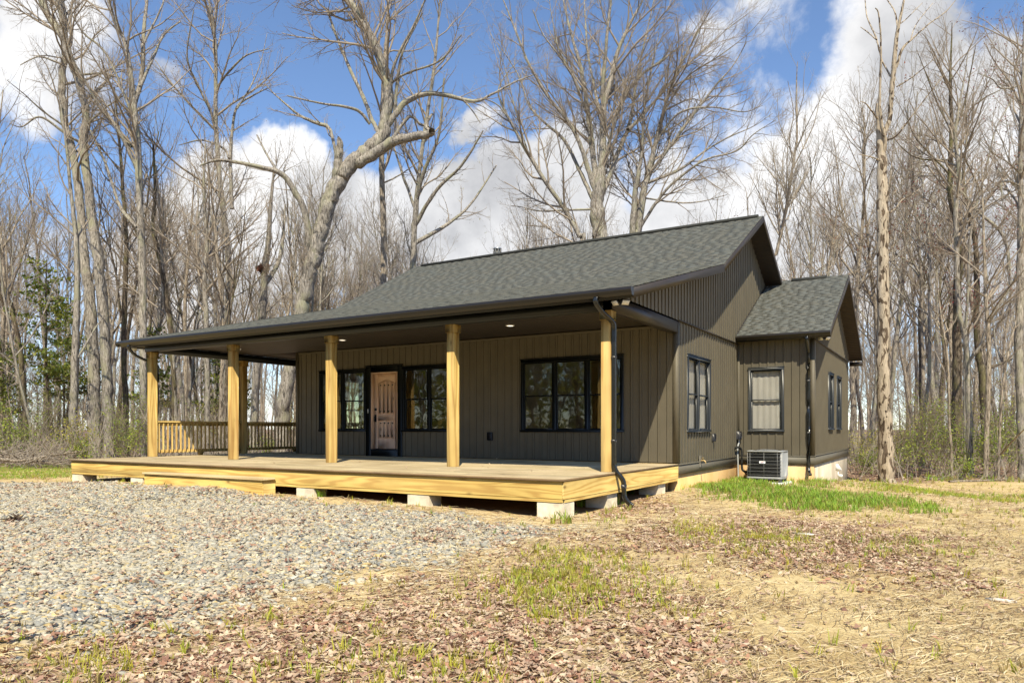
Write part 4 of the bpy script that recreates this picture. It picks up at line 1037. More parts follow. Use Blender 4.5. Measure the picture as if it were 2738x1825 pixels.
def straw(seed):
    rg = np.random.default_rng(seed); n = 5; t = np.linspace(-.5, .5, n); y = rg.uniform(-.12, .12) * (t * 2) ** 2 + rg.normal(0, .012, n); z = rg.uniform(-.05, .22) * (1 - (2 * t) ** 2) * rg.uniform(.2, 1) + .01
    w = rg.uniform(.008, .014)
    V = np.concatenate([np.stack([t, y - w, z], -1), np.stack([t, y + w, z + .004], -1), np.stack([t, y, z + .012], -1)]); k = np.arange(n - 1)
    return V, [np.concatenate([np.stack([k, k + 1, 2 * n + k + 1, 2 * n + k], -1), np.stack([2 * n + k, 2 * n + k + 1, n + k + 1, n + k], -1)])]
straws = [straw(i) for i in range(8)]
sx_, sy_, ss_ = [], [], []
def strawpts(dens, dmin, dmax):
    def f(x, y):
        u, v, d = cam_uv(x, y); pr = np.full(len(x), 1.)
        for p, k in zip(LEAVES, LPROB): pr = np.where(in_poly(p, x, y), .3, pr)
        cl = np.clip(.6 + .5 * np.sin(1.7 * x + 2 * np.sin(1.1 * y)) * np.sin(2.1 * y + 1.5 * np.sin(1.3 * x)), .15, 1)
        return pr * cl * (seen(x, y, 80, 24) & ~in_poly(HOUSE_BOX, x, y) & ~in_poly(GRAVEL, x, y) & (d >= dmin) & (d < dmax) & (forest_amount(x, y) < .5))
    return pts_in((-9, 17, -13.5, 10), dens, RNG, f)
for dens, a_, b_, s0, s1 in ((1900, 3, 6.5, .05, .26), (1300, 6.5, 10, .07, .28), (420, 10, 16, .12, .34), (140, 16, 24, .15, .4)):
    x, y = strawpts(dens, a_, b_); sx_.append(x); sy_.append(y); ss_.append(RNG.uniform(s0, s1, len(x)) * RNG.uniform(.5, 1, len(x)))
sx_, sy_, ss_ = map(np.concatenate, (sx_, sy_, ss_))
spal = np.array([(.62, .50, .28), (.72, .60, .38), (.46, .34, .18), (.28, .185, .10), (.16, .105, .065), (.56, .45, .27)])
scol = spal[RNG.choice(6, len(sx_), p=[.20, .17, .18, .18, .16, .11])] * RNG.uniform(.85, 1.1, (len(sx_), 1))
wdir = .5 + 1.1 * np.sin(.35 * sx_ + .5 * np.sin(.6 * sy_)) + RNG.normal(0, .6, len(sx_))
so = spread('straw', straws, np.stack([sx_, sy_, ground_z(sx_, sy_) + RNG.random(len(sx_)) * .012], -1), wdir, ss_, scol, 'straw_fibre', .12)
tag(so, 'loose golden and weathered straw mulch strewn over bare soil', 'straw', kind='stuff')
# flat pale stone and bark chips in the grass
for (u, v, s, c, lab) in ((2160, 1430, .17, (.66, .62, .55), 'flat pale stone lying in brown leaves beyond the patchy grass'), (2680, 1606, .11, (.62, .58, .5), 'small whitish stone lying on straw far along the lawn'), (1915, 1768, .07, (.52, .5, .46), 'small grey flat stone half buried in straw near the leaf drift')):
    x, y = on_ground(u, v); V, Fs = ico_rock(int(u)); V = V * s * np.array([1, .8, .45])
    o = mesh_obj('stone', V, Fs, 'stone', tint=np.tile(c, (12, 1))); o.location = (x, y, float(ground_z(x, y)) + s * .08); tag(o, lab, 'stone')
# root clod on the gravel
x, y = on_ground(40, 1392)
mb = MB(); rg = np.random.default_rng(5)
mb.ct = (.10, .07, .05)
for k in range(26):
    a = rg.uniform(0, 6.28); h = rg.uniform(.02, .13); r_ = rg.uniform(.05, .22)
    mb.tube([(0, 0, 0), (r_ * .5 * math.cos(a), r_ * .5 * math.sin(a), h * .7), (r_ * math.cos(a + .4), r_ * math.sin(a + .4), h)], [.022, .012, .004], 5)
o = mb.build('root_clod', 'straw_fibre'); o.location = (x, y, float(ground_z(x, y))); tag(o, 'dark tangled clod of roots lying on the gravel', 'root clod')
# ================================================================ trees
bark('bark_grey', (.32, .29, .25), (.55, .51, .45), moss=(.34, .33, .22))
bark('bark_tan', (.34, .285, .22), (.60, .53, .43))
bark('bark_dark', (.12, .095, .07), (.30, .25, .19), moss=(.20, .19, .08))
bark('bark_dead', (.36, .29, .21), (.66, .56, .43), .8, strip=True)
plain('twig', (.31, .26, .205), .85, .2, .7, spec=.15)
plain('twig_grey', (.35, .305, .25), .85, .2, .7, spec=.15)
plain('twig_dark', (.24, .19, .145), .85, .2, .7, spec=.15)
tinted('leaf_green', .5, .35, trans=.35)
tinted('leaf_backlit', .5, .3, trans=.6)

def tubes(polys, sides):
    """polys: list of (pts (n,3), radii (n,)) -> V, F4"""
    groups = {}
    for p, r in polys: groups.setdefault(len(p), []).append((p, r))
    Vs, Fs, base = [], [], 0
    for n, lst in groups.items():
        P = np.array([a for a, _ in lst], float); Rr = np.array([b for _, b in lst], float); m = len(P)
        T = np.gradient(P, axis=1); T /= np.linalg.norm(T, axis=2, keepdims=True) + 1e-9
        tm = T.mean(1); ref = np.where(np.abs(tm[:, 2:3]) < .8, np.array([[0, 0, 1.]]), np.array([[0, 1., 0]]))[:, None, :]
        A = np.cross(np.broadcast_to(ref, T.shape), T); A /= np.linalg.norm(A, axis=2, keepdims=True) + 1e-9; B = np.cross(T, A)
        w = np.linspace(0, 2 * np.pi, sides, endpoint=False)
        ring_ = A[:, :, None, :] * np.cos(w)[None, None, :, None] + B[:, :, None, :] * np.sin(w)[None, None, :, None]
        V = P[:, :, None, :] + Rr[:, :, None, None] * ring_
        Vs.append(V.reshape(-1, 3))
        o = base + (np.arange(m) * n * sides)[:, None, None]; i = np.arange(n - 1)[None, :, None] * sides; k = np.arange(sides)[None, None, :]; k2 = (k + 1) % sides
        Fs.append(np.stack([o + i + k, o + i + k2, o + i + sides + k2, o + i + sides + k], -1).reshape(-1, 4)); base += m * n * sides
    return np.concatenate(Vs), np.concatenate(Fs)

def unit(v): return v / (np.linalg.norm(v) + 1e-9)
def rot_off(d, ang, az):
    ref = np.array([0, 0, 1.]) if abs(d[2]) < .9 else np.array([1., 0, 0])
    a = unit(np.cross(d, ref)); b = np.cross(d, a)
    return unit(d * math.cos(ang) + (a * math.cos(az) + b * math.sin(az)) * math.sin(ang))
NPT = {1: 8, 2: 6, 3: 5, 4: 3}
def limb(out, p, d, L, r, lv, maxlv, rg, up=.08, dens=1.0, rtip=.0035, wig=.12):
    n = NPT[lv]; st = L / (n - 1); pts = [np.array(p)]; d = unit(np.array(d)); ds = [d]
    for i in range(n - 1):
        d = unit(d + rg.normal(0, wig, 3) + np.array([0, 0, up])); pts.append(pts[-1] + d * st); ds.append(d)
    t = np.linspace(0, 1, n); rad = np.maximum(r * (1 - .72 * t), rtip)
    out[lv].append((np.array(pts), rad))
    if lv < maxlv: kids(out, np.array(pts), rad, L, lv + 1, maxlv, rg, up, dens, rtip, wig)
def kids(out, pts, rad, L, lv, maxlv, rg, up, dens, rtip, wig, t0=.22, spacing=None, lmul=None, tend=1.0):
    sp_ = spacing or {1: 1.3, 2: .58, 3: .32, 4: .17}[lv]
    k = max(2, int(L / sp_ * dens)); n = len(pts)
    for t in np.sort(rg.uniform(t0, tend, k)):
        f = t * (n - 1); i = min(int(f), n - 2); q = pts[i] + (pts[i + 1] - pts[i]) * (f - i); d = unit(pts[i + 1] - pts[i]); r = rad[i] + (rad[i + 1] - rad[i]) * (f - i)
        cl = L * (lmul or rg.uniform(.28, .6)) * (1.12 - .62 * t)
        cl = min(cl, {1: 9, 2: 4.2, 3: 1.9, 4: .8}[lv] * rg.uniform(.7, 1.15))
        if cl < .12: continue
        cd = rot_off(d, rg.uniform(.45, .95), rg.uniform(0, 6.28))
        limb(out, q, cd, cl, min(r * .6, cl * .0135 + .0035), lv, maxlv, rg, up, dens, rtip, wig)
def crown_mesh(out, lv0, name, mat, parent, local=True, sides=(0, 6, 5, 3, 3)):
    Vs, Fs, b = [], [], 0
    for lv in range(lv0, 5):
        if out[lv]:
            v, f = tubes(out[lv], sides[lv]); Vs.append(v); Fs.append(f + b); b += len(v)
    return mesh_obj(name, np.concatenate(Vs), np.concatenate(Fs), mat, parent, smooth=True, local=local)
def smooth_path(P, n):
    P = np.array(P, float); out = curve(list(P), max(2, n // max(1, len(P) - 1))); return np.array(out)
def resample(P, R_, n):
    s = np.r_[0, np.cumsum(np.linalg.norm(np.diff(P, axis=0), axis=1))]; t = np.linspace(0, s[-1], n)
    return np.stack([np.interp(t, s, P[:, k]) for k in range(3)], -1), np.interp(t, s, R_)
def tips(out, rg, frac):
    P = np.concatenate([p[-2:] for lv in (3, 4) for p, r in out[lv]] or [np.zeros((0, 3))]); return P[rg.random(len(P)) < frac]

def leaf_cluster(pts, size, col, rg, name, mat, parent, local=True, jit=.06, colvar=.25):
    n = len(pts); s = size * rg.uniform(.6, 1.3, n)
    V = np.array([(-.5, 0, 0), (0, -.28, .05), (.5, 0, 0), (0, .28, .05)]); q = rg.normal(0, 1, (n, 3, 3)); u_ = q[:, 0] / np.linalg.norm(q[:, 0], axis=1)[:, None]
    w_ = np.cross(u_, q[:, 1]); w_ /= np.linalg.norm(w_, axis=1)[:, None]; nn = np.cross(u_, w_)
    Vv = (pts + rg.normal(0, jit, pts.shape))[:, None] + s[:, None, None] * (V[None, :, 0:1] * u_[:, None] + V[None, :, 1:2] * w_[:, None] + V[None, :, 2:3] * nn[:, None])
    c = np.array(col)[rg.integers(0, len(col), n)] * rg.uniform(1 - colvar, 1 + colvar, (n, 1))
    return mesh_obj(name, Vv.reshape(-1, 3), np.arange(n * 4).reshape(-1, 4), mat, parent, tint=np.repeat(c, 4, 0), local=local)

# ---- traced trees: each path is a list of (x, y, width) on the 2352 px print; d metres from the camera
def hero(label, d, paths, barkm='bark_grey', twigm='twig', seed=0, dens=1.0, maxlv=4, up=.07, depth=.8, clear=None, base=True, name='bare_tree', buds=None, group=None, wig=.12, lmul=None, rtip=.003):
    rg = np.random.default_rng(seed + 100)
    P0 = at(paths[0][0][0], paths[0][0][1], d); gz = float(ground_z(P0[0], P0[1]))
    root = thing(name, (P0[0], P0[1], gz), label, 'tree', group)
    org = np.array([P0[0], P0[1], gz]); out = {1: [], 2: [], 3: [], 4: []}; trunk = []
    for k, pa in enumerate(paths):
        px = np.array(pa, float); n = len(px); dd = np.full(n, d)
        if k:   # a limb leaves the trunk's depth as it goes
            sgn = rg.uniform(-1, 1) * depth; s = np.linspace(0, 1, n); dd = d + sgn * s * 3.0
        P = np.array([at(x, y, q) for (x, y, _), q in zip(px, dd)]); r = px[:, 2] * 1.16412 / F * d / 2
        if k == 0 and base and P[0][2] > gz - .1:
            P = np.vstack([[P[0][0], P[0][1], gz - .3], P]); r = np.r_[r[0] * 1.12, r]
        elif k == 0 and base: P[0][2] = min(P[0][2], gz - .3)
        seg = 5; P2 = smooth_path(P, seg * (len(P) - 1)); r2 = np.interp(np.linspace(0, len(P) - 1, len(P2)), np.arange(len(P)), r)
        r2 = r2 * (1 + rg.normal(0, .035, len(r2))); P2 = P2 + rg.normal(0, 1, P2.shape) * (r2[:, None] * .10)
        P2 = P2 - org; trunk.append((P2, r2))
        L = np.linalg.norm(np.diff(P2, axis=0), axis=1).sum()
        c0 = (clear if clear is not None else .45) if k == 0 else .15
        Pn, rn = resample(P2, r2, 16)
        kids(out, Pn, rn, L, 2, maxlv, rg, up, dens, rtip, wig, t0=c0, spacing=1.0 if k == 0 else .7, lmul=lmul or rg.uniform(.22, .4))
    Vs, Fs, b = [], [], 0
    for P2, r2 in trunk:
        ns_ = 14 if r2[0] > .06 else 7; nn_ = len(P2) * 2 - 1; P3, r3 = resample(P2, r2, nn_); v, f = tubes([(P3, r3)], ns_); cen = np.repeat(P3, ns_, 0); lob = np.tile(1 + rg.normal(0, .07, ns_), nn_)[:, None]; v = cen + (v - cen) * lob * (1 + rg.normal(0, .025, (len(v), 1))); Vs.append(v); Fs.append(f + b); b += len(v)
    mesh_obj('trunk', np.concatenate(Vs), np.concatenate(Fs), barkm, root, smooth=True, local=True)
    if sum(len(v) for v in out.values()): crown_mesh(out, 2, 'crown', twigm, root)
    if buds:
        pts = tips(out, rg, buds[0])
        if len(pts): leaf_cluster(pts, buds[1], buds[2], rg, 'foliage', 'leaf_green', root)
    return root, out, org, trunk

A = lambda pts: [(x * .3835, y * .3835, w * .3835) for x, y, w in pts]
B5 = lambda pts: [(x * .3726, 515.4 + y * .3726, w * .3726) for x, y, w in pts]
Z3_ = lambda pts: [(1073.8 + x * .3726, y * .3726, w * .3726) for x, y, w in pts]
Z4_ = lambda pts: [(1761 + x * .3505, y * .3505, w * .3505) for x, y, w in pts]
Z6_ = lambda pts: [(1890 + x * .3943, 532.6 + y * .3943, w * .3943) for x, y, w in pts]
FULL = lambda pts: list(pts)

hero('tall grey tree by the porch corner, its trunk bending over to lean toward its twin', 31, [
    FULL([(252, 1060, 25), (250, 960, 23), (245, 850, 22), (238, 740, 22), (226, 600, 22)]) + A([(565, 1400, 55), (520, 1050, 46), (500, 850, 46), (515, 680, 43), (480, 520, 40), (430, 380, 40), (380, 230, 46), (300, 110, 40), (245, 0, 34), (190, -160, 24), (150, -300, 14)]),
    A([(480, 450, 14), (600, 440, 12), (720, 470, 9), (820, 520, 5)]), A([(380, 200, 34), (370, 100, 30), (345, 0, 28), (350, -150, 18)]),
    A([(500, 760, 14), (640, 640, 10), (760, 560, 5)])], seed=1, clear=.62, wig=.15)
hero('tall grey tree with peeling collar marks, crooked, tight against its leaning neighbour', 31.6, [
    FULL([(220, 1058, 29), (218, 930, 27), (214, 800, 25), (207, 680, 23)]) + A([(510, 1560, 52), (480, 1200, 46), (435, 900, 42), (390, 740, 42), (378, 600, 42), (375, 450, 40), (392, 300, 36), (385, 100, 30), (360, -60, 22), (350, -250, 12)]),
    A([(470, 850, 16), (380, 790, 16), (240, 700, 12), (130, 760, 7), (60, 740, 4)]), A([(400, 400, 12), (330, 370, 11), (230, 340, 8), (120, 390, 4)]),
    A([(390, 760, 12), (250, 660, 10), (140, 560, 6), (40, 480, 3)])], seed=2, clear=.55, wig=.16)
hero('grey-tan tree with a straight trunk that splits into two high leaders above the porch post', 30, [
    FULL([(332, 1050, 17), (331, 930, 16), (328, 800, 15)]) + A([(850, 1568, 44), (840, 1300, 40), (830, 1000, 37), (810, 700, 34), (800, 620, 32), (780, 420, 26), (745, 250, 22), (690, 120, 18), (640, -20, 15), (600, -200, 8)]),
    A([(800, 640, 28), (850, 450, 26), (860, 200, 21), (880, 0, 16), (900, -180, 9)]), A([(840, 520, 18), (920, 340, 15), (980, 210, 12), (1080, 130, 7)]), A([(860, 260, 14), (960, 60, 11), (1000, -60, 8)]),
    A([(815, 1000, 20), (720, 800, 18), (600, 650, 14), (520, 500, 11), (450, 380, 8), (400, 300, 4)]), A([(790, 880, 14), (700, 760, 12), (560, 560, 8), (470, 480, 4)]), A([(805, 720, 16), (640, 330, 13), (500, 200, 11), (420, 70, 7)]),
    A([(820, 1360, 24), (720, 1240, 20), (640, 1000, 16), (560, 820, 11), (500, 700, 6)])], seed=3, clear=.5)
VTREE = hero('straight pale tree with rising V-shaped limbs, beyond the second porch post', 34, [
    FULL([(518, 1050, 14), (520, 900, 14), (522, 760, 13)]) + A([(1370, 1568, 34), (1340, 1300, 31), (1310, 1000, 28), (1295, 800, 25), (1292, 600, 23), (1292, 300, 20), (1270, 120, 16), (1245, -60, 12), (1240, -250, 6)]),
    A([(1280, 770, 14), (1150, 640, 13), (1020, 490, 9), (930, 360, 5)]), A([(1285, 720, 14), (1190, 520, 12), (1120, 340, 9), (1160, 60, 5)]), A([(1390, 1250, 22), (1380, 1000, 20), (1390, 800, 17), (1420, 640, 13), (1520, 570, 9), (1620, 520, 5)]),
    A([(1300, 520, 13), (1380, 420, 12), (1480, 330, 8), (1615, 292, 4)]), A([(1420, 650, 11), (1500, 520, 9), (1560, 380, 6), (1600, 200, 3)]), A([(1370, 950, 13), (1340, 890, 12), (1210, 840, 9), (1070, 870, 5)])], seed=4, clear=.5, buds=(.12, .07, [(.35, .22, .16)]))
LEANER = hero('big oak leaning over the roof, with a snapped trunk and a broken horizontal limb', 30, [
    FULL([(645, 1055, 32.8), (648, 960, 31.2), (660, 880, 32.0), (680, 780, 32.8), (697, 690, 33.6), (716, 615, 32.8), (735, 540, 35.3), (752, 480, 36.1), (776, 420, 36.9), (810, 375, 35.3), (845, 345, 32.8), (882, 308, 29.5), (884, 280, 24.6), (893, 230, 22.1), (888, 185, 21.3), (872, 130, 19.7), (845, 70, 18.0), (815, 20, 16.4), (780, -20, 14.8), (730, -90, 9.8)]),
    FULL([(820, 375, 24.6), (860, 352, 21.3), (905, 325, 19.7), (950, 313, 16.4), (985, 308, 15.6), (993, 300, 13.1)]), FULL([(985, 300, 7.4), (978, 290, 7.4), (988, 268, 5.7), (994, 262, 4.9)]), FULL([(900, 320, 7.4), (940, 268, 7.4), (965, 285, 6.6), (985, 290, 4.9)]),
    FULL([(878, 305, 14.8), (905, 268, 13.9), (932, 235, 13.1), (980, 216, 10.7), (1030, 220, 9.0), (1090, 233, 6.6), (1130, 217, 4.9), (1180, 190, 3.3), (1230, 170, 2.0)]), FULL([(1060, 226, 4.1), (1082, 250, 3.3), (1103, 282, 2.5)]),
    FULL([(762, 450, 21.3), (774, 395, 18.9), (779, 350, 18.0), (780, 325, 13.1), (777, 314, 4.1)]), FULL([(775, 370, 7.4), (762, 310, 8.2), (752, 290, 8.2), (735, 285, 7.4), (690, 266, 5.7), (640, 225, 3.3), (610, 195, 2.0)]),
    FULL([(712, 580, 13.9), (700, 490, 13.1), (672, 432, 12.3), (640, 396, 10.7), (560, 376, 7.4), (500, 368, 5.7), (460, 380, 3.3)]), FULL([(640, 400, 6.6), (610, 350, 4.9), (590, 310, 3.3)]),
    FULL([(872, 310, 9.8), (852, 268, 9.8), (838, 230, 9.0), (800, 150, 7.4), (772, 80, 5.7), (750, 20, 3.3)]), FULL([(850, 285, 6.6), (825, 256, 6.6), (790, 245, 5.7), (735, 237, 4.1), (660, 220, 2.5)]),
    FULL([(890, 260, 7.4), (905, 150, 6.6), (950, 60, 4.9), (985, -20, 3.3)]), FULL([(905, 270, 7.4), (912, 200, 6.6), (925, 120, 5.7), (970, 30, 3.3)]), FULL([(888, 200, 5.7), (930, 170, 4.9), (1010, 140, 4.1), (1060, 80, 2.5)])],
    seed=5, clear=.74, depth=.6, name='leaning_oak', wig=.16)
hero('bare pole-straight pine-like trunk standing behind the low end of the roof', 34, [FULL([(880, 720, 15), (881, 600, 15), (880, 500, 14), (877, 400, 13), (876, 345, 12), (879, 220, 10), (888, 80, 7), (895, -40, 4)])], 'bark_tan', seed=6, clear=.55, dens=.7)
hero('forked slim mossy tree behind the roof, beside the bare straight pole trunk', 35, [FULL([(947, 720, 14), (949, 600, 14), (951, 530, 13), (956, 470, 12), (962, 400, 9), (980, 270, 8), (1000, 130, 6), (1010, 0, 3)]),
    FULL([(957, 460, 9), (975, 390, 8), (1008, 310, 6), (1020, 180, 4)]), FULL([(952, 520, 9), (1000, 440, 8), (1060, 380, 6), (1110, 300, 3)]), FULL([(950, 560, 10), (1020, 520, 8), (1080, 470, 5), (1140, 380, 3)]), FULL([(953, 480, 7), (925, 400, 6), (905, 340, 4)])], seed=7, clear=.5, buds=(.15, .07, [(.33, .30, .12)]))
hero('huge many-stemmed oak fanning out above the middle of the roof', 36, [
    Z3_([(820, 1560, 88), (815, 1470, 84), (800, 1300, 84), (805, 1180, 78), (830, 1040, 48), (832, 850, 38), (840, 650, 34), (882, 500, 30), (920, 330, 24), (1000, 150, 17), (1080, 0, 11), (1130, -150, 6)]),
    Z3_([(838, 660, 26), (832, 540, 24), (850, 350, 21), (862, 200, 18), (885, 0, 13), (900, -150, 8)]), Z3_([(800, 1160, 40), (772, 950, 34), (742, 700, 30), (705, 450, 23), (650, 250, 18), (600, 50, 12), (580, -80, 7)]),
    Z3_([(785, 1170, 34), (732, 1000, 29), (692, 880, 27), (620, 750, 22), (500, 600, 18), (380, 400, 15), (300, 200, 11), (220, 0, 7), (190, -60, 4)]), Z3_([(775, 1230, 26), (690, 1050, 22), (600, 870, 19), (480, 760, 15), (380, 650, 12), (320, 480, 9), (230, 330, 5), (160, 240, 3)]),
    Z3_([(820, 1220, 36), (880, 1080, 30), (932, 930, 27), (992, 790, 26), (1022, 640, 19), (1050, 450, 14), (1105, 200, 10), (1150, 0, 7)]), Z3_([(990, 800, 20), (1060, 730, 18), (1200, 570, 14), (1320, 430, 12), (1480, 290, 8), (1600, 180, 5), (1720, 90, 3)]),
    Z3_([(845, 1010, 22), (900, 780, 20), (970, 600, 18), (1050, 480, 14), (1200, 370, 10), (1350, 250, 7), (1480, 60, 3)]), Z3_([(760, 1290, 14), (600, 1295, 11), (440, 1300, 8), (330, 1275, 5), (270, 1270, 3)]),
    Z3_([(735, 700, 16), (640, 450, 13), (560, 300, 10), (520, 100, 6), (500, -40, 3)]), Z3_([(815, 700, 18), (750, 380, 14), (730, 180, 11), (720, 0, 7)]), Z3_([(700, 560, 14), (590, 380, 11), (470, 220, 8), (400, 60, 5)]), Z3_([(1010, 600, 12), (930, 450, 9), (900, 350, 5)])],
    seed=8, clear=.55, depth=1.4, dens=1.15, rtip=.004, name='spreading_oak', wig=.14)
hero('slender tree sloping away to one side in front of the huge many-stemmed oak', 34, [Z3_([(720, 1560, 28), (690, 1460, 27), (600, 1290, 26), (480, 1120, 24), (370, 940, 21), (285, 790, 18), (215, 650, 13), (190, 550, 9), (255, 440, 6), (330, 360, 3)]), Z3_([(290, 800, 10), (200, 660, 8), (100, 610, 6), (20, 620, 4)]), Z3_([(370, 930, 9), (300, 700, 8), (230, 420, 6), (140, 200, 3)])], seed=9, clear=.45)
hero('double-trunked spreading tree rising over the roof beside the many-stemmed oak', 37, [
    Z3_([(1045, 1540, 48), (1050, 1430, 46), (1080, 1200, 43), (1112, 1080, 36), (1160, 880, 27), (1212, 680, 21), (1290, 450, 15), (1420, 200, 9), (1500, 60, 4)]),
    Z3_([(1005, 1540, 40), (1012, 1440, 38), (1030, 1200, 34), (1052, 1080, 27), (1075, 900, 19), (1092, 650, 14), (1140, 400, 8), (1180, 200, 4)]),
    Z3_([(1115, 1080, 22), (1250, 900, 20), (1390, 710, 16), (1520, 540, 12), (1640, 400, 8), (1720, 260, 5)]), Z3_([(1100, 1130, 18), (1300, 1050, 16), (1450, 940, 12), (1600, 850, 9), (1760, 780, 5), (1880, 700, 3)]),
    Z3_([(1065, 1400, 20), (1200, 1200, 17), (1350, 1060, 14), (1480, 980, 11), (1660, 930, 8), (1760, 830, 6), (1900, 740, 3)]), Z3_([(1090, 1220, 12), (1300, 1250, 10), (1450, 1240, 7), (1600, 1200, 4)]),
    Z3_([(1160, 880, 14), (1300, 700, 12), (1500, 660, 9), (1700, 690, 6), (1820, 650, 3)]), Z3_([(1210, 690, 12), (1350, 480, 10), (1560, 340, 7), (1740, 200, 4), (1860, 60, 2)])],
    seed=10, clear=.55, depth=1.3, dens=1.15, rtip=.004, name='spreading_oak', wig=.14)
hero('slim pale tree with upright brushy twigs, rising behind the gable peak', 38, [Z3_([(1880, 1700, 22), (1905, 1560, 20), (1960, 1300, 17), (2000, 1050, 15), (2030, 850, 12), (2026, 650, 9), (2030, 450, 5), (2035, 380, 3)]), Z3_([(2005, 1000, 8), (1985, 850, 7), (2010, 700, 5), (1975, 500, 3)]), Z3_([(2000, 1050, 9), (2075, 900, 8), (2140, 750, 6), (2180, 560, 3)])], 'bark_tan', 'twig_grey', seed=11, clear=.55, up=.22)
SNAG = hero('dead snag with peeling tan bark and bare broken top, beyond the corner of the wing', 24.5, [
    Z6_([(372, 1475, 86), (362, 1200, 76), (350, 900, 70), (350, 500, 63), (345, 100, 60)]) + Z4_([(755, 1400, 70), (750, 1080, 58), (742, 900, 46), (735, 780, 42), (728, 700, 30), (722, 680, 12)]),
    Z4_([(765, 1010, 30), (775, 920, 28), (755, 830, 23), (740, 680, 18), (745, 480, 14), (748, 360, 12), (745, 200, 10), (730, 80, 8), (712, 55, 5)]),
    Z4_([(765, 880, 30), (805, 790, 29), (812, 680, 28), (825, 540, 30), (836, 430, 28), (850, 250, 22), (880, 100, 16), (900, 0, 12), (915, -120, 7)]),
    Z4_([(850, 440, 20), (890, 320, 18), (960, 250, 12), (1060, 160, 9), (1170, 80, 7), (1240, 0, 5)]), Z4_([(812, 500, 12), (762, 410, 10), (740, 340, 10), (718, 250, 10), (682, 170, 9), (655, 100, 8), (645, 0, 6), (640, -60, 4)]),
    Z4_([(720, 262, 8), (660, 210, 7), (615, 178, 4)]), Z4_([(775, 922, 13), (850, 890, 12), (960, 750, 9), (1060, 620, 7), (1180, 470, 4), (1220, 440, 2)]), Z4_([(765, 1410, 10), (840, 1370, 9), (885, 1310, 8), (960, 1270, 5), (1060, 1180, 3)]),
    Z4_([(745, 1052, 9), (690, 1030, 8), (600, 1010, 4)]), Z4_([(735, 790, 12), (690, 730, 10), (650, 680, 7), (612, 664, 4)]), Z4_([(860, 200, 12), (840, 80, 9), (790, 0, 7)]), Z4_([(870, 160, 8), (920, 120, 6), (1020, 20, 4)]), Z4_([(940, 270, 7), (980, 160, 6), (1090, 20, 4)]),
    Z4_([(850, 570, 8), (940, 515, 7), (1060, 420, 5), (1140, 335, 2)])], 'bark_dead', 'twig_dark', seed=12, clear=.7, dens=.16, maxlv=2, depth=.5, name='dead_snag', lmul=.10)
hero('large dark-barked tree with mossy upper trunk and wide crown, deep beyond the dead snag', 30, [Z6_([(772, 1480, 52), (775, 1200, 50), (778, 900, 48), (785, 400, 42), (790, 0, 38)]) + Z4_([(1205, 1300, 30), (1208, 1000, 28), (1212, 800, 24), (1203, 500, 16), (1210, 300, 10), (1215, 150, 4)]),
    Z4_([(1205, 1050, 12), (1000, 1040, 10), (900, 980, 7), (830, 900, 4)]), Z4_([(1210, 860, 12), (1120, 680, 10), (1050, 500, 7), (980, 320, 3)]), Z4_([(1215, 900, 14), (1290, 700, 11), (1330, 500, 8), (1370, 300, 4)]), Z4_([(1215, 820, 10), (1400, 660, 8), (1530, 590, 5)]), Z4_([(1205, 1150, 10), (1060, 1000, 8), (960, 880, 5), (900, 700, 3)])],
    'bark_dark', 'twig', seed=13, clear=.5, buds=(.10, .06, [(.30, .14, .10)]))
hero('straight mid-sized tree with grey plated bark, close behind the slim leaning saplings at wood edge', 27, [Z6_([(862, 1460, 36), (850, 1100, 33), (838, 700, 29), (815, 560, 27), (790, 430, 25)]) + Z4_([(1240, 1400, 28), (1260, 1150, 26), (1235, 900, 20), (1260, 700, 14), (1300, 480, 8), (1320, 330, 4)]), Z6_([(845, 760, 20), (920, 660, 18), (960, 540, 14), (1080, 340, 10), (1150, 200, 6)])], 'bark_grey', seed=14, clear=.5)
hero('slim smooth pale trunk with slight kinks beside the sapling thicket', 26, [Z6_([(945, 1475, 29), (958, 1150, 27), (965, 900, 26), (968, 650, 24), (952, 400, 20), (940, 100, 16), (930, -200, 10), (925, -450, 4)]), Z6_([(955, 520, 12), (1010, 430, 10), (1080, 330, 7), (1140, 250, 3)]), Z6_([(950, 380, 8), (860, 320, 6), (760, 250, 4), (640, 130, 2)])], 'bark_tan', seed=15, clear=.45, buds=(.2, .07, [(.26, .10, .06), (.22, .08, .06)]))
hero('thin crooked sapling with pale bark leaning outward near the lawn edge', 25.5, [Z6_([(1020, 1470, 17), (1028, 1250, 16), (1042, 950, 14), (1090, 650, 12), (1120, 540, 9), (1150, 300, 4)]), Z6_([(1030, 1300, 12), (1100, 1220, 10), (1172, 1150, 6)]), Z6_([(1022, 1440, 11), (1075, 1400, 10), (1090, 1350, 7)])], 'bark_tan', seed=16, clear=.5, name='sapling', dens=.7)
hero('thin pale sapling with a bent stem next to the straight plated-bark tree', 25.5, [Z6_([(752, 1485, 17), (745, 1250, 16), (735, 1120, 15), (728, 760, 12), (690, 500, 9), (660, 250, 4)])], 'bark_tan', seed=17, clear=.5, name='sapling', dens=.7)
hero('dark crooked trunk with an elbow bend, deep in the shade of the wood', 33, [Z6_([(945, 1440, 34), (938, 1000, 36), (920, 780, 36), (900, 650, 32), (895, 300, 30), (885, 50, 24)]) + Z4_([(1290, 1200, 18), (1310, 900, 12), (1300, 600, 5)]), Z6_([(925, 790, 22), (1000, 780, 18), (1100, 740, 13)])], 'bark_dark', 'twig_dark', seed=18, clear=.5)
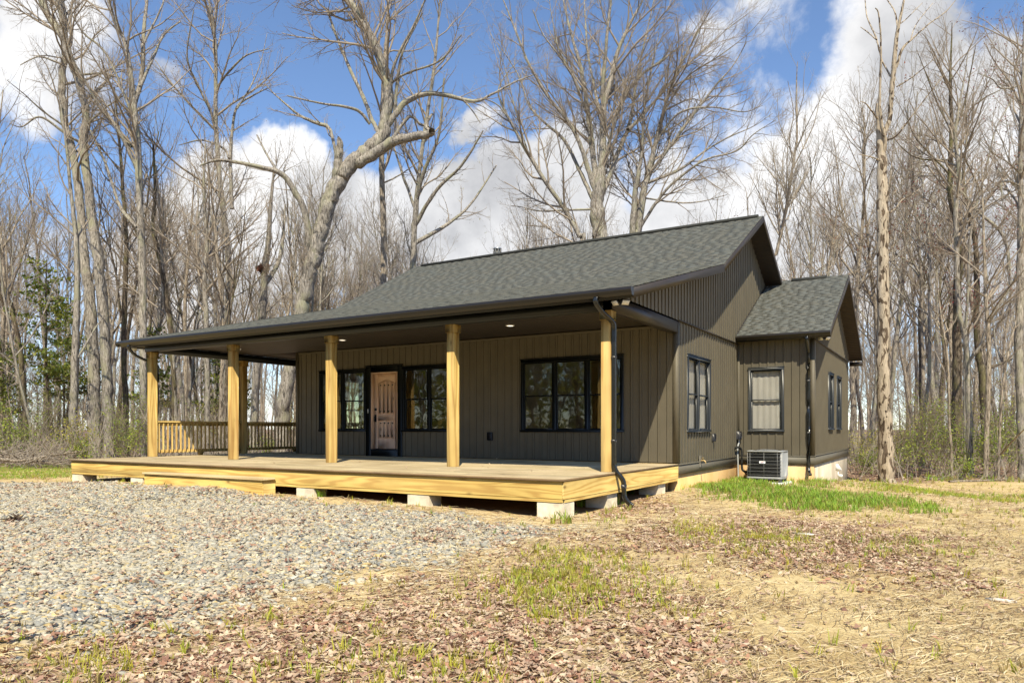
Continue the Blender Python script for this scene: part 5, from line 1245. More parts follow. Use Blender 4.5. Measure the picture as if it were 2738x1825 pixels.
hero('grey trunk cropped by the picture edge beyond the crooked dark tree', 26, [Z6_([(1160, 1450, 46), (1155, 1100, 44), (1140, 700, 42), (1150, 300, 40)]) + Z4_([(1665, 1300, 34), (1662, 1000, 30), (1678, 600, 23), (1686, 300, 17), (1690, 100, 9)]), Z4_([(1660, 1220, 14), (1600, 1190, 13), (1540, 1200, 10), (1545, 1300, 4)]), Z4_([(1675, 560, 12), (1540, 580, 11), (1480, 520, 8), (1380, 480, 4)]), Z4_([(1680, 1160, 12), (1600, 1080, 9), (1480, 1000, 5), (1400, 920, 3)])], 'bark_grey', seed=19, clear=.45, buds=(.2, .07, [(.24, .09, .07)]))
hero('slim tree bearing a tuft of red spring buds beyond the dead snag', 31, [Z4_([(1300, 2300, 18), (1320, 1900, 17), (1340, 1500, 16), (1400, 1250, 14), (1450, 1050, 12), (1500, 850, 9), (1580, 700, 6), (1620, 600, 3)]), Z4_([(1400, 1250, 10), (1330, 1100, 8), (1260, 960, 5)]), Z4_([(1600, 1900, 20), (1560, 1560, 20), (1400, 1400, 16), (1280, 1260, 12), (1200, 1200, 7)])], 'bark_grey', seed=20, clear=.3, buds=(.5, .085, [(.30, .055, .055), (.38, .09, .07), (.22, .08, .05)]), name='budding_maple')
hero('grey tree just in from the picture edge over the brush heap', 28, [B5([(455, 1300, 46), (452, 1150, 45), (458, 1000, 44), (466, 700, 38), (478, 400, 33), (470, 100, 28)]) + A([(430, 1200, 20), (400, 900, 14), (360, 600, 7)]), B5([(480, 820, 14), (540, 720, 12), (580, 650, 9), (640, 560, 5)])], 'bark_grey', seed=21, clear=.5)
hero('dark leaning trunk by the evergreen cedar at the wood edge', 30, [B5([(160, 1300, 32), (148, 1100, 30), (130, 850, 29), (108, 680, 26), (60, 480, 20), (20, 380, 14), (-30, 250, 6)]), B5([(108, 680, 14), (80, 500, 12), (30, 430, 8)])], 'bark_dark', 'twig_dark', seed=22, clear=.45)
hero('pale trunk with a fat crotch standing behind the side railing', 33, [FULL([(581, 1060, 18), (585, 930, 17), (598, 760, 17), (604, 690, 17), (608, 620, 15), (616, 560, 12), (622, 470, 8), (630, 380, 4)]), FULL([(605, 660, 10), (640, 600, 9), (650, 540, 7), (655, 470, 4)])], 'bark_grey', seed=23, clear=.42, buds=(.3, .06, [(.36, .33, .13)]))
hero('slim straight grey trunk behind the railing, first from the corner post', 32, [FULL([(405, 1055, 9), (402, 930, 9), (395, 780, 8), (378, 690, 8), (372, 600, 7), (366, 480, 5), (358, 380, 3)])], 'bark_grey', seed=24, clear=.5, dens=.7)
hero('slim mottled trunk seen between railing and beam, twin of the one next to it', 33, [FULL([(428, 1055, 8), (427, 930, 8), (426, 820, 8), (425, 700, 7), (432, 600, 6), (440, 500, 4), (447, 400, 2)])], 'bark_tan', seed=25, clear=.5, dens=.7)
hero('stout grey trunk between the second porch post and corner post', 31, [FULL([(477, 1055, 11), (476, 900, 11), (474, 760, 11), (470, 640, 10), (475, 560, 9), (468, 440, 6), (472, 330, 3)]), FULL([(470, 640, 6), (482, 560, 5), (486, 470, 3)])], 'bark_grey', seed=26, clear=.45)
hero('tan-barked upright trunk right behind the second porch post', 30, [FULL([(507, 1055, 10), (508, 900, 9), (512, 740, 8), (500, 600, 7), (492, 500, 5), (480, 400, 3)])], 'bark_tan', seed=27, clear=.45)
hero('dark tall double trunk seen above the porch eave, between the forked grey trees', 33, [FULL([(292, 1055, 12), (290, 940, 11), (284, 820, 11), (286, 700, 10), (290, 560, 9), (282, 430, 7), (272, 300, 5), (262, 200, 3)])], 'bark_dark', seed=28, clear=.5)
hero('mossy twisting trunk rising above the porch eave', 32, [FULL([(400, 900, 10), (392, 760, 11), (382, 690, 11), (372, 620, 10), (358, 560, 10), (352, 520, 9), (356, 440, 7), (352, 330, 4)])], 'bark_dark', seed=29, clear=.5)

# leaf nests
def nest(x, y, d, s, lab, col, c=None):
    c = at(x, y, d) if c is None else c; rg = np.random.default_rng(int(x)); q = rg.normal(0, 1, (220, 3)); q = q / np.linalg.norm(q, axis=1)[:, None] * rg.uniform(.4, 1, (220, 1)) * s * np.array([1, 1, .9])
    o = leaf_cluster(q, s * .55, col, rg, 'leaf_nest', 'dead_leaf', None, jit=.01); o.location = c; tag(o, lab, 'nest')
nest(604, 616, 33, .30, 'round reddish squirrel nest of dead leaves in the fork of a pale tree', [(.20, .08, .05), (.26, .12, .08), (.12, .06, .04)])

# ---- forest trees: a dozen growth forms, set out as individuals
def forest_proto(seed, H, lean=.03, fork=False, dens=1.0, crown0=.45, r0=None, maxlv=4, upl=.12):
    rg = np.random.default_rng(seed); out = {1: [], 2: [], 3: [], 4: []}; r0 = r0 or H * .0085
    n = 14; P = np.zeros((n, 3)); d = np.array([rg.normal(0, lean), rg.normal(0, lean), 1.])
    for i in range(1, n):
        d = unit(d + rg.normal(0, .05, 3) + np.array([0, 0, .06])); P[i] = P[i - 1] + d * H / (n - 1)
    P[0][2] = -.4; rad = r0 * (1 - .82 * np.linspace(0, 1, n) ** .9); rad[0] *= 1.25; tr = [(P, rad)]
    kids(out, P, rad, H, 1, maxlv, rg, upl, dens, .0032, .12, t0=crown0, spacing=1.15, lmul=.34)
    if fork:
        i = int(n * rg.uniform(.3, .5)); d2 = rot_off(unit(P[i + 1] - P[i]), .3, rg.uniform(0, 6.28)); L = H * .55; pp = [P[i]]
        for k in range(9): d2 = unit(d2 + rg.normal(0, .06, 3) + np.array([0, 0, .09])); pp.append(pp[-1] + d2 * L / 9)
        pp = np.array(pp); rr_ = rad[i] * .75 * (1 - .8 * np.linspace(0, 1, 10)); tr.append((pp, rr_)); kids(out, pp, rr_, L, 1, maxlv, rg, upl, dens, .0032, .12, t0=.3, spacing=1.15, lmul=.4)
    # a few dead stubs low on the trunk
    for k in range(int(rg.integers(1, 5))):
        i = int(rg.integers(2, 6)); limb(out, P[i], rot_off(np.array([0, 0, 1.]), 1.2, rg.uniform(0, 6.28)), rg.uniform(.6, 2.4), .018, 3, 4, rg, .05, .8)
    return tr, out
def proto_meshes(tr, out, barkm, twigm, buds=None, seed=0):
    Vs, Fs, b = [], [], 0
    tr = tr + [x for x in out[1]]
    for P2, r2 in tr:
        v, f = tubes([(P2, r2)], 9 if r2[0] > .08 else 6); Vs.append(v); Fs.append(f + b); b += len(v)
    t = mesh_obj('trunk', np.concatenate(Vs), np.concatenate(Fs), barkm, None, smooth=True); c = crown_mesh(out, 2, 'crown', twigm, None); res = [('trunk', t.data), ('crown', c.data)]
    bpy.data.objects.remove(t); bpy.data.objects.remove(c)
    if buds:
        rg = np.random.default_rng(seed); o = leaf_cluster(tips(out, rg, buds[0]), buds[1], buds[2], rg, 'foliage', 'leaf_green', None); res.append(('foliage', o.data)); bpy.data.objects.remove(o)
    return res
OLIVE = [(.30, .27, .10), (.36, .33, .13)]; REDB = [(.28, .10, .08), (.34, .14, .11)]; BROWN = [(.26, .10, .06), (.20, .08, .05), (.32, .16, .10)]
PROTOS = []
for k, (H, kw, bm, tm, bd, look) in enumerate([
    (22, dict(), 'bark_grey', 'twig', None, 'tall grey'), (19, dict(fork=True), 'bark_tan', 'twig', None, 'forked tan'), (24, dict(crown0=.55), 'bark_grey', 'twig_grey', (.10, .07, REDB), 'tall red-budded'),
    (15, dict(dens=.9, crown0=.35), 'bark_tan', 'twig', (.45, .065, OLIVE), 'olive-budded'), (17, dict(fork=True, lean=.04), 'bark_dark', 'twig_dark', None, 'dark forked'), (21, dict(fork=True, crown0=.5), 'bark_grey', 'twig', None, 'forked grey'),
    (11, dict(dens=.9, crown0=.3, r0=.06, lean=.12), 'bark_tan', 'twig_grey', None, 'thin leaning'), (12, dict(dens=.8, crown0=.25, r0=.055, lean=.1), 'bark_grey', 'twig', (.3, .07, OLIVE), 'small budding'),
    (20, dict(crown0=.6, dens=.8), 'bark_tan', 'twig', None, 'straight tan'), (14, dict(crown0=.25, dens=1.0, r0=.09), 'bark_grey', 'twig', (.35, .09, BROWN), 'brown-leaved'), (7, dict(crown0=.2, r0=.03, lean=.2, maxlv=4), 'bark_tan', 'twig_grey', None, 'spindly')]):
    tr, out = forest_proto(40 + k, H, **kw); PROTOS.append((look, H, proto_meshes(tr, out, bm, tm, bd, k)))
def plant(proto, x, y, s, yaw, label, name='forest_tree', group=None, sink=0.0, cat='tree'):
    look, H, parts = PROTOS[proto] if isinstance(proto, int) else proto
    r = thing(name, (x, y, float(ground_z(x, y)) - sink), label, cat, group); r.rotation_euler = (0, 0, yaw); r.scale = (s, s, s * random.uniform(.92, 1.1))
    for nm, me in parts:
        o = bpy.data.objects.new(nm, me); COL.objects.link(o); o.parent = r
    return r
placed = [(o.location.x, o.location.y) for o in bpy.data.objects if o.parent is None and o.get('category') == 'tree']
rgf = np.random.default_rng(77); cnt = 0
ZN = [(300, 'woods beside the porch'), (1150, 'woods behind the low roof end'), (2050, 'woods behind the main roof'), (9999, 'woods beyond the wing')]
for tries in range(6000):
    d = rgf.uniform(25, 62); u = rgf.uniform(-140, 2880); l = (u - 1369) / F
    if rgf.random() > (d / 62) ** .8: continue
    x = CX + d * (-SN + CS * l); y = CY + d * (CS + SN * l)
    if in_poly([(-16.5, -9), (4.2, -9), (4.2, 15), (-16.5, 15)], np.array([x]), np.array([y]))[0]: continue
    if d < 28 and 330 < u < 2200: continue
    if d < 33 and 1850 < u < 2360: continue
    mind = 1.5 if d < 45 else 1.8
    if any((x - a) ** 2 + (y - b_) ** 2 < mind ** 2 for a, b_ in placed): continue
    placed.append((x, y)); side = u > 2050 or u < 700
    pr = rgf.choice(11, p=[.12, .09, .10, .10, .05, .10, .10, .10, .10, .05, .09]) if u < 2050 else rgf.choice(11, p=[.08, .08, .06, .07, .08, .07, .14, .10, .08, .12, .12])
    look = PROTOS[pr][0]; zn = next(z for lim, z in ZN if u < lim); dp = 'near the edge of' if d < 36 else ('within' if d < 48 else 'deep in')
    el_ = np.interp(u, [0, 500, 800, 1200, 2000, 2300, 2738], [.40, .37, .30, .27, .30, .46, .52]) * rgf.uniform(.6, 1.1) * (1.12 if d < 34 else 1.)
    plant(int(pr), x, y, min(1.15, max(.45, (el_ * d + 1.7) / PROTOS[int(pr)][1])), rgf.uniform(0, 6.28), f'{look} bare tree {dp} the {zn}', group=f'{look} trees {dp} the {zn}')
    cnt += 1
    if cnt >= 190: break
print('forest trees', cnt)

# ---- far-off wood that reads as one mass: beyond 62 m, and all round behind the camera
rgm = np.random.default_rng(5); polys3, polys5 = [], []
def cheap(x, y, H, full=True):
    z = -1.2 if math.hypot(x - CX, y - CY) > 60 else float(ground_z(x, y)); n = 7; P = np.zeros((n, 3)); P[:, 2] = np.linspace(-.4, H, n); P[:, :2] = np.cumsum(rgm.normal(0, .22, (n, 2)), 0); P += (x, y, z)
    rad = H * .008 * (1 - .8 * np.linspace(0, 1, n)); polys5.append((P, rad))
    for t in rgm.uniform(.12, 1, 26 if full else 16):
        f = t * (n - 1); i = min(int(f), n - 2); q = P[i] + (P[i + 1] - P[i]) * (f - i); d = rot_off(np.array([0, 0, 1.]), rgm.uniform(.4, 1.0), rgm.uniform(0, 6.28)); L = H * .26 * (1.15 - .7 * t) * rgm.uniform(.5, 1.2)
        m = np.array([q, q + d * L * .5, q + d * L * .8 + (0, 0, L * .12), q + d * L + (0, 0, L * .3)]); polys3.append((m, np.array([.03, .024, .016, .008])))
        for k in range(8):
            tt = rgm.uniform(.2, 1) * 3; ii = min(int(tt), 2); qq = m[ii] + (m[ii + 1] - m[ii]) * (tt - ii); dd = unit(d + rgm.normal(0, .55, 3) + (0, 0, .35)); l2 = L * rgm.uniform(.2, .45)
            polys3.append((np.array([qq, qq + dd * l2 * .5, qq + dd * l2 + (0, 0, l2 * .1), qq + dd * l2 * 1.3 + (0, 0, l2 * .3)]), np.array([.014, .012, .009, .006])))
for k in range(330):
    d = rgm.uniform(62, 115); u = rgm.uniform(-250, 2990); l = (u - 1369) / F; cheap(CX + d * (-SN + CS * l), CY + d * (CS + SN * l), d * rgm.uniform(.14, .25))
V5, F5 = tubes(polys5, 6); V3, F3_ = tubes(polys3, 3)
tag(mesh_obj('far_woods', np.concatenate([V5, V3]), np.concatenate([F5, F3_ + len(V5)]), 'twig', None, smooth=True), 'far bare winter woods closing the view behind every nearer tree', 'woods', kind='stuff')
polys3, polys5 = [], []
for k in range(260):
    a = rgm.uniform(1.75, 4.5); rd = rgm.uniform(30, 62); cheap(CX - math.sin(a) * rd, CY + math.cos(a) * rd, rgm.uniform(12, 20), False)
V5, F5 = tubes(polys5, 6); V3, F3_ = tubes(polys3, 3)
tag(mesh_obj('far_woods', np.concatenate([V5, V3]), np.concatenate([F5, F3_ + len(V5)]), 'twig', None, smooth=True), 'bare woods on the far side of the drive, mirrored in the porch windows', 'woods', kind='stuff')
aa = rgm.uniform(1.75, 4.5, 46000); cl_ = rgm.integers(0, 420, 46000); ca, cr, ch = rgm.uniform(1.7, 4.55, 420), rgm.uniform(30, 60, 420), rgm.uniform(.5, 9.5, 420) ** 1.0
q = np.stack([CX - np.sin(ca[cl_]) * cr[cl_], CY + np.cos(ca[cl_]) * cr[cl_], ch[cl_] - .8], -1) + rgm.normal(0, 1, (46000, 3)) * (1.3, 1.3, .9)
q[:, 2] = np.maximum(q[:, 2], -.6)
tag(leaf_cluster(q, .42, [(.30, .34, .07), (.36, .36, .08), (.22, .26, .05), (.42, .36, .11)], rgm, 'far_foliage', 'leaf_backlit', None, jit=.05), 'evergreen foliage on the far side of the drive, mirrored in the porch windows', 'foliage', kind='stuff')

# ---- undergrowth: thin stems, and leafy evergreen shrubs
rgu = np.random.default_rng(9); st3 = []
for tries in range(1500):
    d = rgu.uniform(22.5, 48); u = rgu.choice([rgu.uniform(-120, 760), rgu.uniform(2200, 2860), rgu.uniform(400, 900)], p=[.45, .42, .13]); l = (u - 1369) / F
    x = CX + d * (-SN + CS * l); y = CY + d * (CS + SN * l)
    if in_poly([(-14.5, -9), (3.2, -9), (3.2, 14), (-14.5, 14)], np.array([x]), np.array([y]))[0] or forest_amount(np.array([x]), np.array([y]))[0] < .35: continue
    h = rgu.uniform(.6, 3.6) * rgu.uniform(.5, 1); o_ = np.array([x, y, float(ground_z(x, y)) - .05]); d0 = unit(rgu.normal(0, .28, 3) + (0, 0, 1)); pts = [o_]
    for k in range(4): d0 = unit(d0 + rgu.normal(0, .14, 3)); pts.append(pts[-1] + d0 * h / 4)
    pts = np.array(pts); st3.append((pts, np.linspace(.013, .004, 5)))
    for k in range(int(h * 3)):
        i = int(rgu.integers(1, 4)); dd = unit(d0 + rgu.normal(0, .6, 3)); l2 = rgu.uniform(.2, .8); q = pts[i]; st3.append((np.array([q, q + dd * l2 * .3, q + dd * l2 * .55 + (0, 0, .03), q + dd * l2 * .8 + (0, 0, .08), q + dd * l2 + (0, 0, .14)]), np.linspace(.007, .003, 5)))
Vu, Fu = tubes(st3, 3); tag(mesh_obj('undergrowth', Vu, Fu, 'twig_grey', None, smooth=True), 'thicket of thin leafless stems along the edge of the woods', 'undergrowth', kind='stuff')

def shrub_proto(seed, h, w, n, cols, size, layered=False):
    rg = np.random.default_rng(seed); out = {1: [], 2: [], 3: [], 4: []}; stems = []
    for k in range(rg.integers(3, 6)):
        d0 = unit(np.array([rg.normal(0, .35 * w / h), rg.normal(0, .35 * w / h), 1.])); L = h * rg.uniform(.7, 1.05)
        limb(out, np.zeros(3), d0, L, .02, 2, 4, rg, .1, 1.6)
    P = np.concatenate([p for lv in (2, 3, 4) for p, r in out[lv]]); P = P[P[:, 2] > h * .08]
    clump = rg.normal(0, 1, (26, 3)) * (w * .42, w * .42, h * .26) + (0, 0, h * .5)
    src = P[rg.integers(0, len(P), n)]
    pick = rg.random(n) < .35; src[pick] = clump[rg.integers(0, 26, pick.sum())] + rg.normal(0, .13, (pick.sum(), 3))
    src = src[src[:, 2] > .03]
    o = leaf_cluster(src, size, cols, rg, 'foliage', 'leaf_green', None, jit=.09, colvar=.35); s = crown_mesh(out, 2, 'stem', 'twig_dark', None); res = [('foliage', o.data), ('stem', s.data)]
    bpy.data.objects.remove(o); bpy.data.objects.remove(s); return res
GLOSS = [(.24, .34, .045), (.33, .41, .055), (.14, .22, .03), (.42, .46, .07)]; YEL = [(.44, .40, .06), (.50, .44, .09), (.32, .33, .06)]; CED = [(.15, .19, .03), (.24, .25, .04), (.10, .14, .025)]
SHR = [('glossy green', 2.2, shrub_proto(1, 2.2, 1.8, 900, GLOSS, .085)), ('bright green', 3.2, shrub_proto(2, 3.2, 2.3, 1100, GLOSS, .085)), ('yellow-green', 2.0, shrub_proto(3, 2.0, 1.3, 900, YEL, .075)), ('airy yellow-leaved', 4.0, shrub_proto(4, 4.0, 2.0, 900, YEL, .08)), ('low green', 1.1, shrub_proto(5, 1.1, 1.3, 700, GLOSS, .075))]
spots = [  # (x px, d, proto, scale, label)
    (22, 27, 0, 1.1, 'dense glossy green bush at the edge of the wood over the brush heap'), (60, 28, 0, .9, 'round glossy bush beside the dense one behind the brush heap'), (98, 29, 1, .8, 'tall thin green bush behind the brush heap'), (178, 26, 2, 1.2, 'yellow-green feathery bush between two grey trunks'),
    (192, 25.5, 4, 1.2, 'low yellowish bush at the foot of the twin grey trees'), (282, 27, 1, .75, 'bright green leafy bush behind the twin grey trunks'), (300, 26, 0, .9, 'glossy bush close to the porch corner post'), (315, 29, 1, .9, 'tall green bush behind the porch corner post'),
    (440, 32, 1, .8, 'green bush seen through the side railing near its bend'), (492, 34, 3, .9, 'airy green bush seen under the porch beam'), (560, 33, 0, .9, 'small green bush seen through the railing by the back post'), (612, 31, 4, 1.3, 'low green bush beyond the far run of railing'), (668, 33, 3, .8, 'airy bush hard by the house corner, seen past the railing'),
    (2060, 27.5, 3, .8, 'airy yellow bush behind the dead snag'), (2088, 26.5, 0, .9, 'green bush at the foot of the dead snag, wood side'), (2112, 27, 1, 1.0, 'large bright green bush midway between snag and dark tree'), (2150, 26, 1, .85, 'leafy bright bush before the large dark tree'), (2135, 28.5, 3, 1.0, 'tall loose yellow bush over the bright ones'),
    (2178, 27.5, 0, 1.1, 'glossy bush tucked beside the large dark trunk'), (2225, 28, 0, .9, 'green bush between the plated-bark tree and the pale one'), (2262, 29, 1, .8, 'bright bush behind the thin crooked sapling'), (2290, 26.5, 0, 1.1, 'thick green bush next to the thin crooked sapling'), (2322, 27, 1, .9, 'green bush near the picture edge, in front of the grey trunk'),
    (2350, 28.5, 0, 1.3, 'dark green bush at the very picture edge'), (1972, 30, 2, 1.2, 'yellowish bush hugging the far corner of the wing'), (1985, 28, 4, 1.2, 'low bush in the litter just past the wing corner'), (2030, 31, 2, 1.3, 'yellow bush deep behind the dead snag'), (2215, 25.5, 4, 1.0, 'low leafy bush on the lawn edge by the plated-bark tree'),
    (2190, 33, 3, 1.1, 'airy yellowing bush far back behind the dark tree'), (2300, 34, 3, 1.2, 'tall airy bush far back near the crooked dark trunk'), (130, 33, 3, 1.1, 'airy yellow-green bush far back behind the leaning dark trunk'), (40, 34, 1, 1.1, 'tall green bush far back over the glossy ones'), (360, 36, 3, 1.1, 'airy bush far back between porch posts'), (240, 35, 3, 1., 'airy bush far back between the twin grey trunks'),
    (1015, 46, 3, 1.5, 'loose yellowing bush far behind the roof end'), (540, 40, 1, 1.2, 'green bush far back behind the second post')]
for (px, d, k, s, lab) in spots:
    p = at(px, 1000, d); plant(SHR[k], p[0], p[1], s * .8, rgu.uniform(0, 6.28), lab, 'shrub', 'evergreen shrubs along the wood edge', .03, 'shrub')
# cedars
def cedar_proto(seed, H, n):
    rg = np.random.default_rng(seed); P = np.zeros((10, 3)); P[:, 2] = np.linspace(-.3, H, 10); P[:, :2] = np.cumsum(rg.normal(0, .06, (10, 2)), 0); out = {1: [], 2: [], 3: [], 4: []}
    src = []
    for k in range(70):
        t = rg.uniform(.36, 1) ** .9; q = np.array([np.interp(t, np.linspace(0, 1, 10), P[:, i]) for i in range(3)]); d0 = unit(np.array([rg.normal(), rg.normal(), rg.uniform(.0, .5)])); L = (1.15 - t) * H * .30 * rg.uniform(.35, 1.1) + .2
        if rg.random() < .25: continue
        limb(out, q, d0, L, .02, 3, 4, rg, .03, 1.0)
        m = int(n / 60 * L); s = rg.uniform(.3, 1.05, m)[:, None]; src.append(q + d0 * L * s + rg.normal(0, .16, (m, 3)) * (1, 1, .45))
    o = leaf_cluster(np.concatenate(src), .17, CED, rg, 'foliage', 'leaf_green', None, jit=.03); t_ = mesh_obj('trunk', *tubes([(P, H * .010 * (1 - .8 * np.linspace(0, 1, 10)))], 8), 'bark_dark', None, smooth=True); c = crown_mesh(out, 2, 'crown', 'twig_dark', None)
    res = [('foliage', o.data), ('trunk', t_.data), ('crown', c.data)]
    for x in (o, t_, c): bpy.data.objects.remove(x)
    return res
CEDP = [('cedar', 8, cedar_proto(1, 8.4, 2700)), ('cedar', 6, cedar_proto(2, 5.5, 1700))]
for (px, d, k, s, lab) in ((112, 31, 0, 1.0, 'dark green evergreen cedar with ragged layered boughs at the wood edge'), (150, 34, 0, .8, 'second dark evergreen cedar, thinner, behind the ragged one'), (500, 37, 0, .72, 'small dark evergreen glimpsed above the porch eave'), (355, 38, 1, 1.2, 'young evergreen cedar glimpsed between the corner posts'), (538, 36, 1, 1.0, 'young evergreen cedar behind the second porch post'), (15, 33, 1, 1.0, 'young evergreen by the picture edge behind glossy bushes')):
    p = at(px, 1000, d); plant(CEDP[k], p[0], p[1], s, px * .7, lab, 'cedar_tree', None)
# fallen branches in the brush at the wood edge
def fallen(pts, d, w, lab, seed):
    rg = np.random.default_rng(seed); P = np.array([at(x, y, dd) for x, y, dd in [(a, b, c + d) for a, b, c in pts]]); P = smooth_path(P, 4 * (len(P) - 1))
    gz = ground_z(P[:, 0], P[:, 1]); P[:, 2] = np.maximum(P[:, 2], gz + .03); out = {1: [], 2: [], 3: [], 4: []}; r = np.linspace(w, w * .35, len(P)); org = P[0].copy()
    kids(out, P - org, r, 4.5, 3, 4, rg, .06, 1.6, .004, .16, t0=.1, lmul=.22)
    root = thing('fallen_branch', tuple(org), lab, 'branch'); mesh_obj('limb', *tubes([(P - org, r)], 7), 'bark_tan', root, smooth=True, local=True); crown_mesh(out, 2, 'crown', 'twig_grey', root)
fallen([(-10, 1052, 0), (40, 1058, .2), (90, 1050, .3), (140, 1042, .2), (185, 1036, 0)], 24, .06, 'long pale fallen branch lying across the brush at the lawn edge', 1)
fallen([(-30, 1030, 0), (20, 1040, .3), (60, 1056, .5), (95, 1062, .5)], 24.6, .05, 'bleached fallen branch slanting down into the brush heap', 2)
fallen([(50, 1064, 0), (90, 1058, .3), (130, 1060, .6), (170, 1054, .8)], 23.6, .04, 'thin fallen branch lying closest to the grass strip', 3)
fallen([(2180, 1118, 0), (2230, 1112, .4), (2290, 1118, .7), (2345, 1124, .8)], 24.3, .04, 'long thin fallen branch along the lawn edge under saplings', 4)
fallen([(2120, 1095, 0), (2170, 1106, .4), (2215, 1114, .7)], 25.2, .035, 'grey fallen branch near the large dark tree', 5)
# brush heap
bh = []
for k in range(520):
    x0, y0 = on_ground(rgu.uniform(-120, 230), rgu.uniform(1228, 1246)); q = np.array([x0, y0, float(ground_z(x0, y0)) + rgu.uniform(0, .5)]); dd = unit(rgu.normal(0, 1, 3) * (1, 1, .45)); L = rgu.uniform(.4, 1.6)
    bh.append((np.array([q, q + dd * L * .5 + rgu.normal(0, .05, 3), q + dd * L + (0, 0, .05)]), np.array([.014, .010, .004])))
V_, F_ = tubes(bh, 4); tag(mesh_obj('brush_heap', V_, F_, 'twig', None, smooth=True), 'low tangled heap of dead brushwood along the lawn edge', 'brush', kind='stuff')

# ================================================================ sky and sun
SUN_TO = np.array([.418, -.655, 1.0]); SUN_TO /= np.linalg.norm(SUN_TO)
el = math.asin(SUN_TO[2]); az = math.atan2(SUN_TO[0], SUN_TO[1])
w = bpy.data.worlds.new('World'); sc.world = w; w.use_nodes = True; nt = w.node_tree; nt.nodes.clear()
wo = nt.nodes.new('ShaderNodeOutputWorld'); bg = nt.nodes.new('ShaderNodeBackground'); bg.inputs[1].default_value = .13
sky = nt.nodes.new('ShaderNodeTexSky'); sky.sky_type = 'NISHITA'; sky.sun_disc = False; sky.sun_elevation = el; sky.sun_rotation = az
sky.altitude = 1200; sky.air_density = 1.0; sky.dust_density = .1; sky.ozone_density = 4.0
tc = nt.nodes.new('ShaderNodeTexCoord'); D = tc.outputs['Generated']
def vm(op, a, b=None):
    n = nt.nodes.new('ShaderNodeVectorMath'); n.operation = op; nt.links.new(a, n.inputs[0])
    if b is not None:
        if isinstance(b, tuple): n.inputs[1].default_value = b
        else: nt.links.new(b, n.inputs[1])
    return n
def mt(op, a, b=None, c=None, clamp=False):
    n = nt.nodes.new('ShaderNodeMath'); n.operation = op; n.use_clamp = clamp
    for i_, v in enumerate((a, b, c)):
        if v is None: continue
        if isinstance(v, (int, float)): n.inputs[i_].default_value = v
        else: nt.links.new(v, n.inputs[i_])
    return n.outputs[0]
# cloud banks: centre directions with angular radius, over fine noise
BANKS = [(2060, 170, .13, 1.0), (1960, 300, .12, 1.0), (2120, 330, .14, 1.1), (1850, 400, .13, 1.0), (2290, 420, .12, 1.), (1960, 520, .18, 1.05), (2230, 560, .17, 1.0), (1740, 60, .07, .6), (1680, 130, .07, .6), (1760, 230, .07, .7), (1640, 300, .08, .7),
         (1560, 470, .11, .8), (1180, 440, .095, 1.05), (1290, 420, .09, 1.0), (1060, 480, .08, 1.0), (1250, 540, .14, 1.), (680, 400, .08, 1.1), (590, 440, .08, 1.05), (780, 470, .10, 1.05), (470, 480, .09, 1.0), (640, 560, .14, 1.0), (330, 520, .07, .7), (900, 560, .13, 1.0), (430, 600, .14, 1.), (1080, 600, .14, 1.), (1700, 560, .14, 1.),
         (120, 140, .085, .85), (200, 110, .065, .8), (40, 190, .075, .75), (235, 180, .05, .7), (365, 225, .035, .8), (1090, 290, .035, .8), (1140, 285, .03, .7), (2340, 190, .08, .8), (2250, 110, .06, .6)]
wn = nt.nodes.new('ShaderNodeTexNoise'); wn.inputs['Scale'].default_value = 5.0; wn.inputs['Detail'].default_value = 6; wn.inputs['Roughness'].default_value = .6; nt.links.new(D, wn.inputs[0])
off = vm('SUBTRACT', wn.outputs['Color'], (.5, .5, .5)); offs = vm('SCALE', off.outputs[0]); offs.inputs['Scale'].default_value = .16
Dw = vm('NORMALIZE', vm('ADD', D, offs.outputs[0]).outputs[0]).outputs[0]
acc = None
for (x, y, r_, k) in BANKS:
    v = at(x, y, 1.0) - np.array([CX, CY, CZ]); v = v / np.linalg.norm(v)
    dp = nt.nodes.new('ShaderNodeVectorMath'); dp.operation = 'DOT_PRODUCT'; nt.links.new(Dw, dp.inputs[0]); dp.inputs[1].default_value = tuple(v)
    m_ = nt.nodes.new('ShaderNodeMapRange'); m_.interpolation_type = 'SMOOTHSTEP'; m_.inputs[1].default_value = math.cos(r_ * 1.15); m_.inputs[2].default_value = math.cos(r_ * .25); m_.inputs[3].default_value = 0; m_.inputs[4].default_value = k
    nt.links.new(dp.outputs['Value'], m_.inputs[0]); acc = m_.outputs[0] if acc is None else mt('MAXIMUM', acc, m_.outputs[0])
fn = nt.nodes.new('ShaderNodeTexNoise'); fn.inputs['Scale'].default_value = 7.5; fn.inputs['Detail'].default_value = 12; fn.inputs['Roughness'].default_value = .62; fn.inputs['Distortion'].default_value = .25; nt.links.new(D, fn.inputs[0])
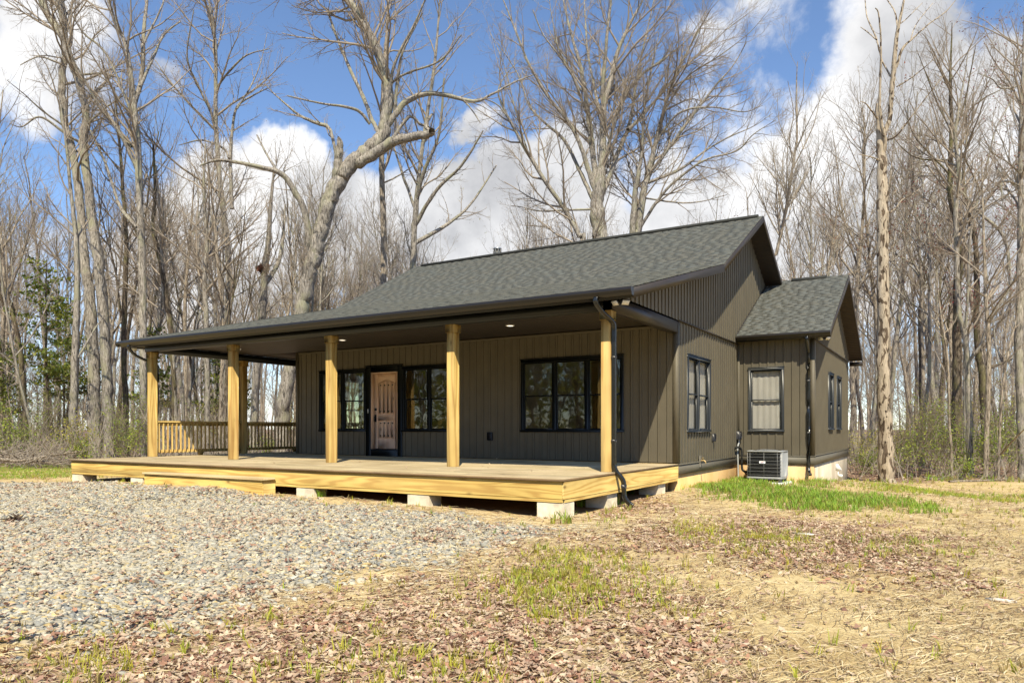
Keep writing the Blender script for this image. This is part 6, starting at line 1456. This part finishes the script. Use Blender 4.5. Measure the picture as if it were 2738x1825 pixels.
# elsewhere on the dome, scattered cloud
sxyz = nt.nodes.new('ShaderNodeSeparateXYZ'); nt.links.new(D, sxyz.inputs[0])
lowm = nt.nodes.new('ShaderNodeMapRange'); lowm.interpolation_type = 'SMOOTHSTEP'; lowm.inputs[1].default_value = .34; lowm.inputs[2].default_value = .20; lowm.inputs[3].default_value = 0; lowm.inputs[4].default_value = .62; nt.links.new(sxyz.outputs['Z'], lowm.inputs[0]); acc = mt('MAXIMUM', acc, lowm.outputs[0])
cov = mt('ADD', mt('MULTIPLY', acc, .95), mt('MULTIPLY', mt('SUBTRACT', fn.outputs[0], .5), 1.5))
cm = nt.nodes.new('ShaderNodeMapRange'); cm.interpolation_type = 'SMOOTHSTEP'; cm.inputs[1].default_value = .40; cm.inputs[2].default_value = .80; nt.links.new(cov, cm.inputs[0])
sh = nt.nodes.new('ShaderNodeTexNoise'); sh.inputs['Scale'].default_value = 6.0; sh.inputs['Detail'].default_value = 8; sh.inputs['Roughness'].default_value = .55
nt.links.new(vm('ADD', D, (0, 0, .05)).outputs[0], sh.inputs[0])
shm = nt.nodes.new('ShaderNodeMapRange'); shm.inputs[1].default_value = .36; shm.inputs[2].default_value = .62; nt.links.new(sh.outputs[0], shm.inputs[0])
ccol = nt.nodes.new('ShaderNodeMix'); ccol.data_type = 'RGBA'; ccol.inputs[6].default_value = (2.9, 2.9, 2.95, 1); ccol.inputs[7].default_value = (5.5, 5.45, 5.4, 1); nt.links.new(shm.outputs[0], ccol.inputs[0])
fin = nt.nodes.new('ShaderNodeMix'); fin.data_type = 'RGBA'; nt.links.new(mt('MULTIPLY', cm.outputs[0], .96), fin.inputs[0]); nt.links.new(sky.outputs[0], fin.inputs[6]); nt.links.new(ccol.outputs[2], fin.inputs[7])
nt.links.new(fin.outputs[2], bg.inputs[0]); nt.links.new(bg.outputs[0], wo.inputs[0])
sl = bpy.data.lights.new('sun', 'SUN'); sl.energy = 4.0; sl.angle = R(.53); sl.color = (1, .905, .70)
so_ = bpy.data.objects.new('sun', sl); COL.objects.link(so_); so_.rotation_euler = Vector(SUN_TO).to_track_quat('Z', 'Y').to_euler(); so_.location = (20, -30, 40)

# ================================================================ render
sc.render.engine = 'CYCLES'; cy = sc.cycles
cy.max_bounces = 6; cy.diffuse_bounces = 3; cy.glossy_bounces = 3; cy.transmission_bounces = 4; cy.transparent_max_bounces = 12
cy.use_denoising = True; cy.caustics_reflective = False; cy.caustics_refractive = False; cy.sample_clamp_indirect = 6; cy.blur_glossy = .5
sc.view_settings.view_transform = 'Standard'; sc.view_settings.look = 'None'; sc.view_settings.gamma = 1; sc.view_settings.use_curve_mapping = False
sc.view_settings.exposure = .68
sc.render.film_transparent = False
